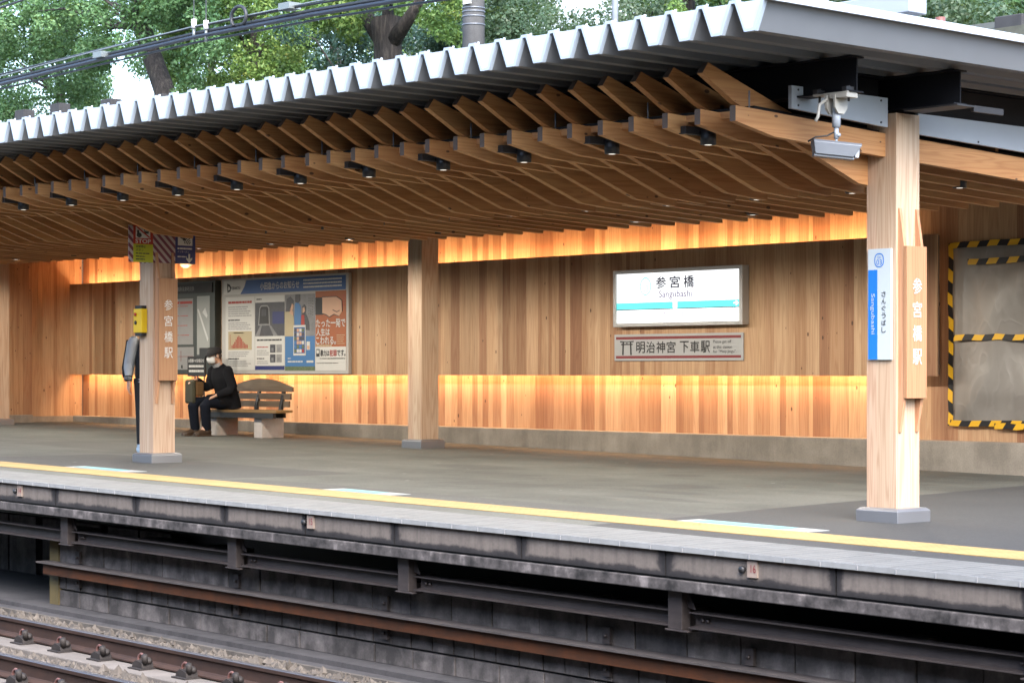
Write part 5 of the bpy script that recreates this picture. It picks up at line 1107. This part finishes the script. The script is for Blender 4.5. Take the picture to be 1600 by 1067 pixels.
# white catenary gantry above the roof end
t = thing("catenary_gantry", (-10.6, 13.5, 3.66), "white steel overhead-line beam with truss above the roof end", "gantry")
m = MB(); a, b_ = at(1420, 6, 13.5), at(1300, 2, 13.9)
m.box(-13.6, -10.45, 13.40, 13.62, 4.0, 4.16); m.build("beam", 'white_paint', parent=t, bevel=.008)
m = MB(); m.box(-11.62, -11.50, 13.44, 13.58, 4.161, 5.2); m.obox((-11.30, 13.51, 4.45), (.05, 0, 0), (0, .04, 0), (.16, 0, .30)); m.obox((-11.9, 13.51, 4.5), (.05, 0, 0), (0, .04, 0), (-.2, 0, .36)); m.build("truss_member", 'white_paint', parent=t)
m = MB(); m.tube([(-10.42, 13.75, 3.80), (-10.42, 13.75, 3.99)], .04, n=10); m.build("insulator", plain("red-brown insulator", (.16, .07, .06), .4), parent=t)
m = MB(); m.tube([(-10.95, 13.5, 3.64), (-10.95, 13.5, 3.999)], .06, n=10); m.build("foot", 'dark_steel', parent=t)
m = MB(); m.box(-20.05, -14.8, 22.9, 23.0, 6, 6.01)
# poles
p = at(740, 60, 24.0); t = thing("utility_pole", (p.x, 24, 5.0), "grey concrete utility pole with steel bands rising behind the roof", "utility pole")
m = MB(); m.tube([(p.x, 24, 4.6), (p.x, 24, 12)], [.20, .165], n=20); m.build("shaft", 'pole_concrete', parent=t)
for zz in (7.30, 7.22, 7.36, 7.08): m = MB(); m.tube([(p.x, 24, zz), (p.x, 24, zz + .022)], .198, n=20); m.build("steel_band", 'silver', parent=t)
m = MB(); m.box(p.x - .02, p.x + .16, 23.78, 23.81, 7.42, 7.50); m.build("label_plate", 'print_white', parent=t)
p = at(961, 20, 25.0); m = MB(); m.tube([(p.x, 25, 5.6), (p.x, 25, 11)], .055, n=12); tag(m.build("light_pole", 'white_paint'), "thin white pole standing among the shrubs behind the roof", "pole")
# fence on the road behind
for i, (px, py, wpx) in enumerate(((30, 172, 46), (85, 162, 34), (165, 155, 36), (245, 148, 40), (345, 139, 50), (1575, 24, 56))):
    Y = 26 if px < 1000 else 24.6
    p = at(px, py, Y); wd = .30
    m = MB(); m.box(p.x - wd / 2 * 1.5, p.x + wd / 2 * 1.5, Y, Y + .3, 5.6 if px < 1000 else 4.5, p.z)
    tag(m.build("fence_post", 'post_concrete', bevel=.015), "dark concrete fence post behind the roof, %s from the left" % ORD[i] if px < 1000 else "dark concrete fence post behind the roof at the right picture edge", "fence post", "concrete fence posts on the bank")
p0, p1_ = at(0, 185, 26.15), at(400, 140, 26.15); m = MB(); m.box(p0.x, p1_.x, 26.12, 26.18, 6.85, 6.92); tag(m.build("fence_rail", 'rust_rail'), "rusty rail linking the concrete fence posts behind the roof", "fence rail")
# pale building far behind the shrubs
t = thing("pale_building", (-60, 62, 6.6), "pale blue-white building glimpsed behind the shrubs at top centre", "building")
m = MB(); m.box(-76, -52, 60, 70, 6.6, 17); m.build("wall", plain("pale render", (.66, .72, .78), .7, var=.05), parent=t)
for wx in (-74, -70, -66, -62, -58, -55):
    m = MB(); m.box(wx, wx + 1.3, 59.95, 60.02, 10.8, 12.2); m.build("window", plain("window glass", (.10, .13, .16), .15), parent=t)

# ================================================================== TREES
def leaf_mesh(name, mat, clumps, per, size, parent, seed, spread=(1, 1, .8)):
    """crown of many small leaf-sized quads scattered through clumps (centre, radius)"""
    g = np.random.default_rng(seed); C = []; tone = []; DD = []
    for (c, r) in clumps:
        n = int(2.6 * per * r * r * g.uniform(.7, 1.3)); d = g.normal(size=(n, 3)); d /= np.linalg.norm(d, axis=1)[:, None]
        DD.append(d); rr = r * g.uniform(.25, 1.0, n) ** .5
        C.append(np.array(c) + d * rr[:, None] * np.array(spread)); tone.append(np.clip(g.normal(g.uniform(.2, .75), .13, n), 0, 1))
    C = np.concatenate(C); tone = np.concatenate(tone); n = len(C)
    DD = np.concatenate(DD); nrm = .55 * g.normal(size=(n, 3)) + .8 * DD; nrm[:, 2] += .5; nrm /= np.linalg.norm(nrm, axis=1)[:, None]
    a = np.cross(nrm, g.normal(size=(n, 3))); a /= np.linalg.norm(a, axis=1)[:, None]; b = np.cross(nrm, a)
    s_ = .66 * size * g.uniform(.6, 1.3, n)[:, None]
    V = np.stack([C - a * s_, C + b * s_ * .55 - nrm * s_ * .1, C + a * s_, C - b * s_ * .55 - nrm * s_ * .1], 1).reshape(-1, 3) - np.array(ORIG[parent.name])
    me = bpy.data.meshes.new(name); me.vertices.add(4 * n); me.vertices.foreach_set("co", V.astype(np.float32).ravel())
    me.loops.add(4 * n); me.loops.foreach_set("vertex_index", np.arange(4 * n, dtype=np.int32))
    me.polygons.add(n); me.polygons.foreach_set("loop_start", np.arange(0, 4 * n, 4, dtype=np.int32))
    at_ = me.attributes.new("rnd", 'FLOAT', 'POINT'); at_.data.foreach_set("value", np.repeat(tone, 4).astype(np.float32))
    me.materials.append(M[mat]); me.update(); me.validate()
    o = bpy.data.objects.new(name, me); COL.objects.link(o); o.parent = parent; ORIG[o.name] = ORIG[parent.name]; return o
def tree(base, trunk, limbs, clumps, mat, label, seed, size=.085, per=420, name="broadleaf_tree", cat="tree"):
    t = thing(name, base, label, cat)
    if trunk:
        m = MB(); m.tube(trunk[0], trunk[1], n=14)
        for p_, r_ in limbs: m.tube(p_, r_, n=8)
        m.build("trunk", 'bark', parent=t)
    leaf_mesh("crown", mat, clumps, per, size, t, seed); return t
def fill(px0, px1, py0, py1, Y0_, Y1_, n, r0, r1, seed, skip=None):
    g = random.Random(seed); out = []
    while len(out) < n:
        px, py = g.uniform(px0, px1), g.uniform(py0, py1)
        if skip and skip(px, py): continue
        out.append((tuple(at(px, py, g.uniform(Y0_, Y1_))), g.uniform(r0, r1)))
    return out
def branchy(base_p, tip_clumps, r0, k, seed):
    g = random.Random(seed); out = []
    for c, r in g.sample(tip_clumps, min(k, len(tip_clumps))):
        a = Vector(base_p); b_ = Vector(c); md = a.lerp(b_, .5) + Vector((g.uniform(-.3, .3), g.uniform(-.3, .3), g.uniform(0, .4))); out.append(([a, md, b_], [r0, r0 * .55, r0 * .15]))
    return out
gap = lambda x, y: 172 < x < 226 and 92 < y < 165
# left tree with the dark leaning trunk
Y = 31; b0 = at(258, 300, Y); a1, a2, a3 = at(258, 145, Y), at(240, 95, Y), at(222, 45, Y)
cl = fill(-30, 330, -60, 95, 29.5, 33.5, 100, .4, .75, 1, lambda x, y: gap(x, y) or (196 < x < 292 and 30 < y < 110)) + fill(272, 310, 75, 150, 30.5, 31, 7, .25, .4, 2) + fill(210, 240, 60, 100, 30, 30.4, 2, .2, .3, 3)
tree(tuple(b0), ([b0, a1, a2, a3, at(215, -40, Y)], [.34, .29, .26, .24, .18]), branchy(a3, cl, .05, 9, 3), cl, 'leaf_mid', "tall green tree with dark leaning ivy-hung trunk at the upper left", 11, per=520)
# far-left lower tree beside the bright gap
Y = 36; b0 = at(90, 320, Y); cl = fill(-40, 170, 60, 185, 34, 38, 80, .4, .75, 4, lambda x, y: gap(x, y) or (x > 158 and y > 120))
tree(tuple(b0), ([b0, at(95, 150, Y), at(90, 60, Y)], [.2, .15, .08]), branchy(at(95, 150, Y), cl, .06, 7, 5), cl, 'leaf_mid', "dense green tree left of the bright sky gap, behind the fence posts", 12, per=420)
# yellow-green trees in the middle left
Y = 34; b0 = at(400, 300, Y); cl = fill(262, 480, -50, 150, 32.5, 36, 85, .4, .75, 6)
tree(tuple(b0), ([b0, at(400, 100, Y), at(395, 20, Y)], [.2, .15, .07]), branchy(at(400, 110, Y), cl, .06, 7, 7), cl, 'leaf_yellow', "yellow-green tree behind the cable loop at upper left", 13, per=480)
# thick-trunk tree
Y = 29; b0 = at(606, 300, Y); k1 = at(606, 75, Y)
cl = fill(440, 730, -70, 22, 27.5, 30.5, 36, .4, .7, 8) + fill(500, 585, 15, 60, 28, 30, 7, .3, .42, 9) + fill(635, 715, 10, 60, 28, 30, 8, .3, .42, 10)
tree(tuple(b0), ([b0, at(606, 140, Y), k1, at(603, 30, Y)], [.44, .31, .30, .34]), [([k1, at(575, 30, Y), at(550, -30, Y)], [.22, .16, .08]), ([k1, at(635, 35, Y), at(670, -20, Y)], [.2, .14, .07]), ([k1, at(606, 0, Y)], [.2, .1])], cl, 'leaf_yellow', "tree with thick dark forked trunk behind the roof, left of the utility pole", 14, per=480)
# blue-green shrub
Y = 33; b0 = at(530, 250, Y); cl = fill(455, 580, 35, 125, 32, 34, 26, .3, .55, 15)
tree(tuple(b0), ([b0, at(530, 90, Y)], [.1, .05]), branchy(at(530, 120, Y), cl, .03, 6, 16), cl, 'leaf_dark', "dark blue-green evergreen shrub left of the thick trunk", 15, .075, 700, "evergreen_shrub", "shrub")
Y = 32; b0 = at(670, 250, Y); cl = fill(622, 735, 30, 130, 31, 33.5, 30, .3, .5, 17)
tree(tuple(b0), ([b0, at(670, 80, Y)], [.1, .05]), branchy(at(670, 120, Y), cl, .03, 6, 18), cl, 'leaf_dark', "dark green bush between the thick trunk and the utility pole", 16, .07, 700, "evergreen_shrub", "shrub")
Y = 33; b0 = at(800, 240, Y); cl = fill(750, 862, -25, 100, 31.5, 34.5, 34, .3, .55, 19)
tree(tuple(b0), ([b0, at(800, 60, Y)], [.12, .06]), branchy(at(800, 90, Y), cl, .03, 6, 20), cl, 'leaf_shrub', "green tree right of the utility pole with dense rounded crown", 17, .075, 620)
cl = fill(835, 960, 22, 85, 28, 31, 26, .22, .42, 21); b0 = at(900, 220, 29.5)
tree(tuple(b0), ([b0, at(900, 60, 29.5)], [.06, .03]), branchy(at(900, 90, 29.5), cl, .02, 8, 22), cl, 'leaf_shrub', "sparse twiggy shrub left of the thin white pole", 18, .06, 620, "roadside_shrub", "shrub")
cl = fill(962, 1075, -15, 70, 28, 32, 30, .25, .5, 23); b0 = at(1010, 200, 30)
tree(tuple(b0), ([b0, at(1010, 40, 30)], [.06, .03]), branchy(at(1010, 70, 30), cl, .02, 8, 24), cl, 'leaf_shrub', "grey-green shrub right of the thin white pole", 19, .065, 620, "roadside_shrub", "shrub")
Y = 30; b0 = at(1065, 200, Y); cl = fill(1030, 1210, -70, -8, 29, 31, 16, .35, .6, 25) + fill(1095, 1210, -10, 30, 30, 32, 10, .25, .45, 26)
tree(tuple(b0), ([b0, at(1065, 20, Y), at(1068, -60, Y)], [.3, .26, .22]), branchy(at(1068, -50, Y), cl, .08, 5, 27), cl, 'leaf_mid', "tree with straight dark trunk above the roof right of centre", 20)
cl = fill(1055, 1085, 8, 30, 27, 27.8, 6, .14, .24, 28); b0 = at(1070, 150, 27.4)
tree(tuple(b0), ([b0, at(1070, 20, 27.4)], [.03, .02]), [], cl, 'leaf_yellow', "small rusty-yellow bush at the foot of the straight dark trunk", 21, .05, 900, "roadside_shrub", "shrub")
cl = fill(1225, 1440, -30, 40, 27, 30, 34, .25, .5, 29) + fill(1405, 1560, -10, 66, 26.5, 29, 34, .22, .42, 30); b0 = at(1400, 200, 28)
tree(tuple(b0), ([b0, at(1400, 40, 28)], [.06, .03]), branchy(at(1400, 60, 28), cl, .02, 8, 31), cl, 'leaf_shrub', "pale green leafy hedge behind the gantry at the upper right", 22, .065, 560, "roadside_hedge", "hedge")
Y = 31; cl = fill(1480, 1640, -60, 25, 29, 32, 24, .4, .7, 32); b0 = at(1600, 200, Y)
tree(tuple(b0), ([b0, at(1600, 20, Y)], [.2, .12]), branchy(at(1600, 20, Y), cl, .05, 6, 33), cl, 'leaf_mid', "green tree overhanging the upper right corner", 23)
for i, (px, Yb) in enumerate(((-20, 48), (330, 50), (520, 46), (690, 50), (1150, 52), (1420, 48))):
    b0 = at(px, 300, Yb); b0.z = 6.4; cl = fill(px - 130, px + 130, -60, 120 if px > 250 and px < 700 else 40, Yb - 2, Yb + 2, 34, .7, 1.2, 40 + i, gap)
    tree(tuple(b0), ([b0, at(px, 60, Yb)], [.25, .12]), branchy(at(px, 60, Yb), cl, .05, 5, 50 + i), cl, 'leaf_mid' if i % 2 else 'leaf_yellow', ["distant tree filling the far left corner of the foliage", "distant tree behind the yellow-green tree", "distant tree behind the thick forked trunk", "distant tree behind the utility pole", "distant tree behind the straight dark trunk", "distant tree behind the gantry and hedge"][i], 60 + i, .12, 170)
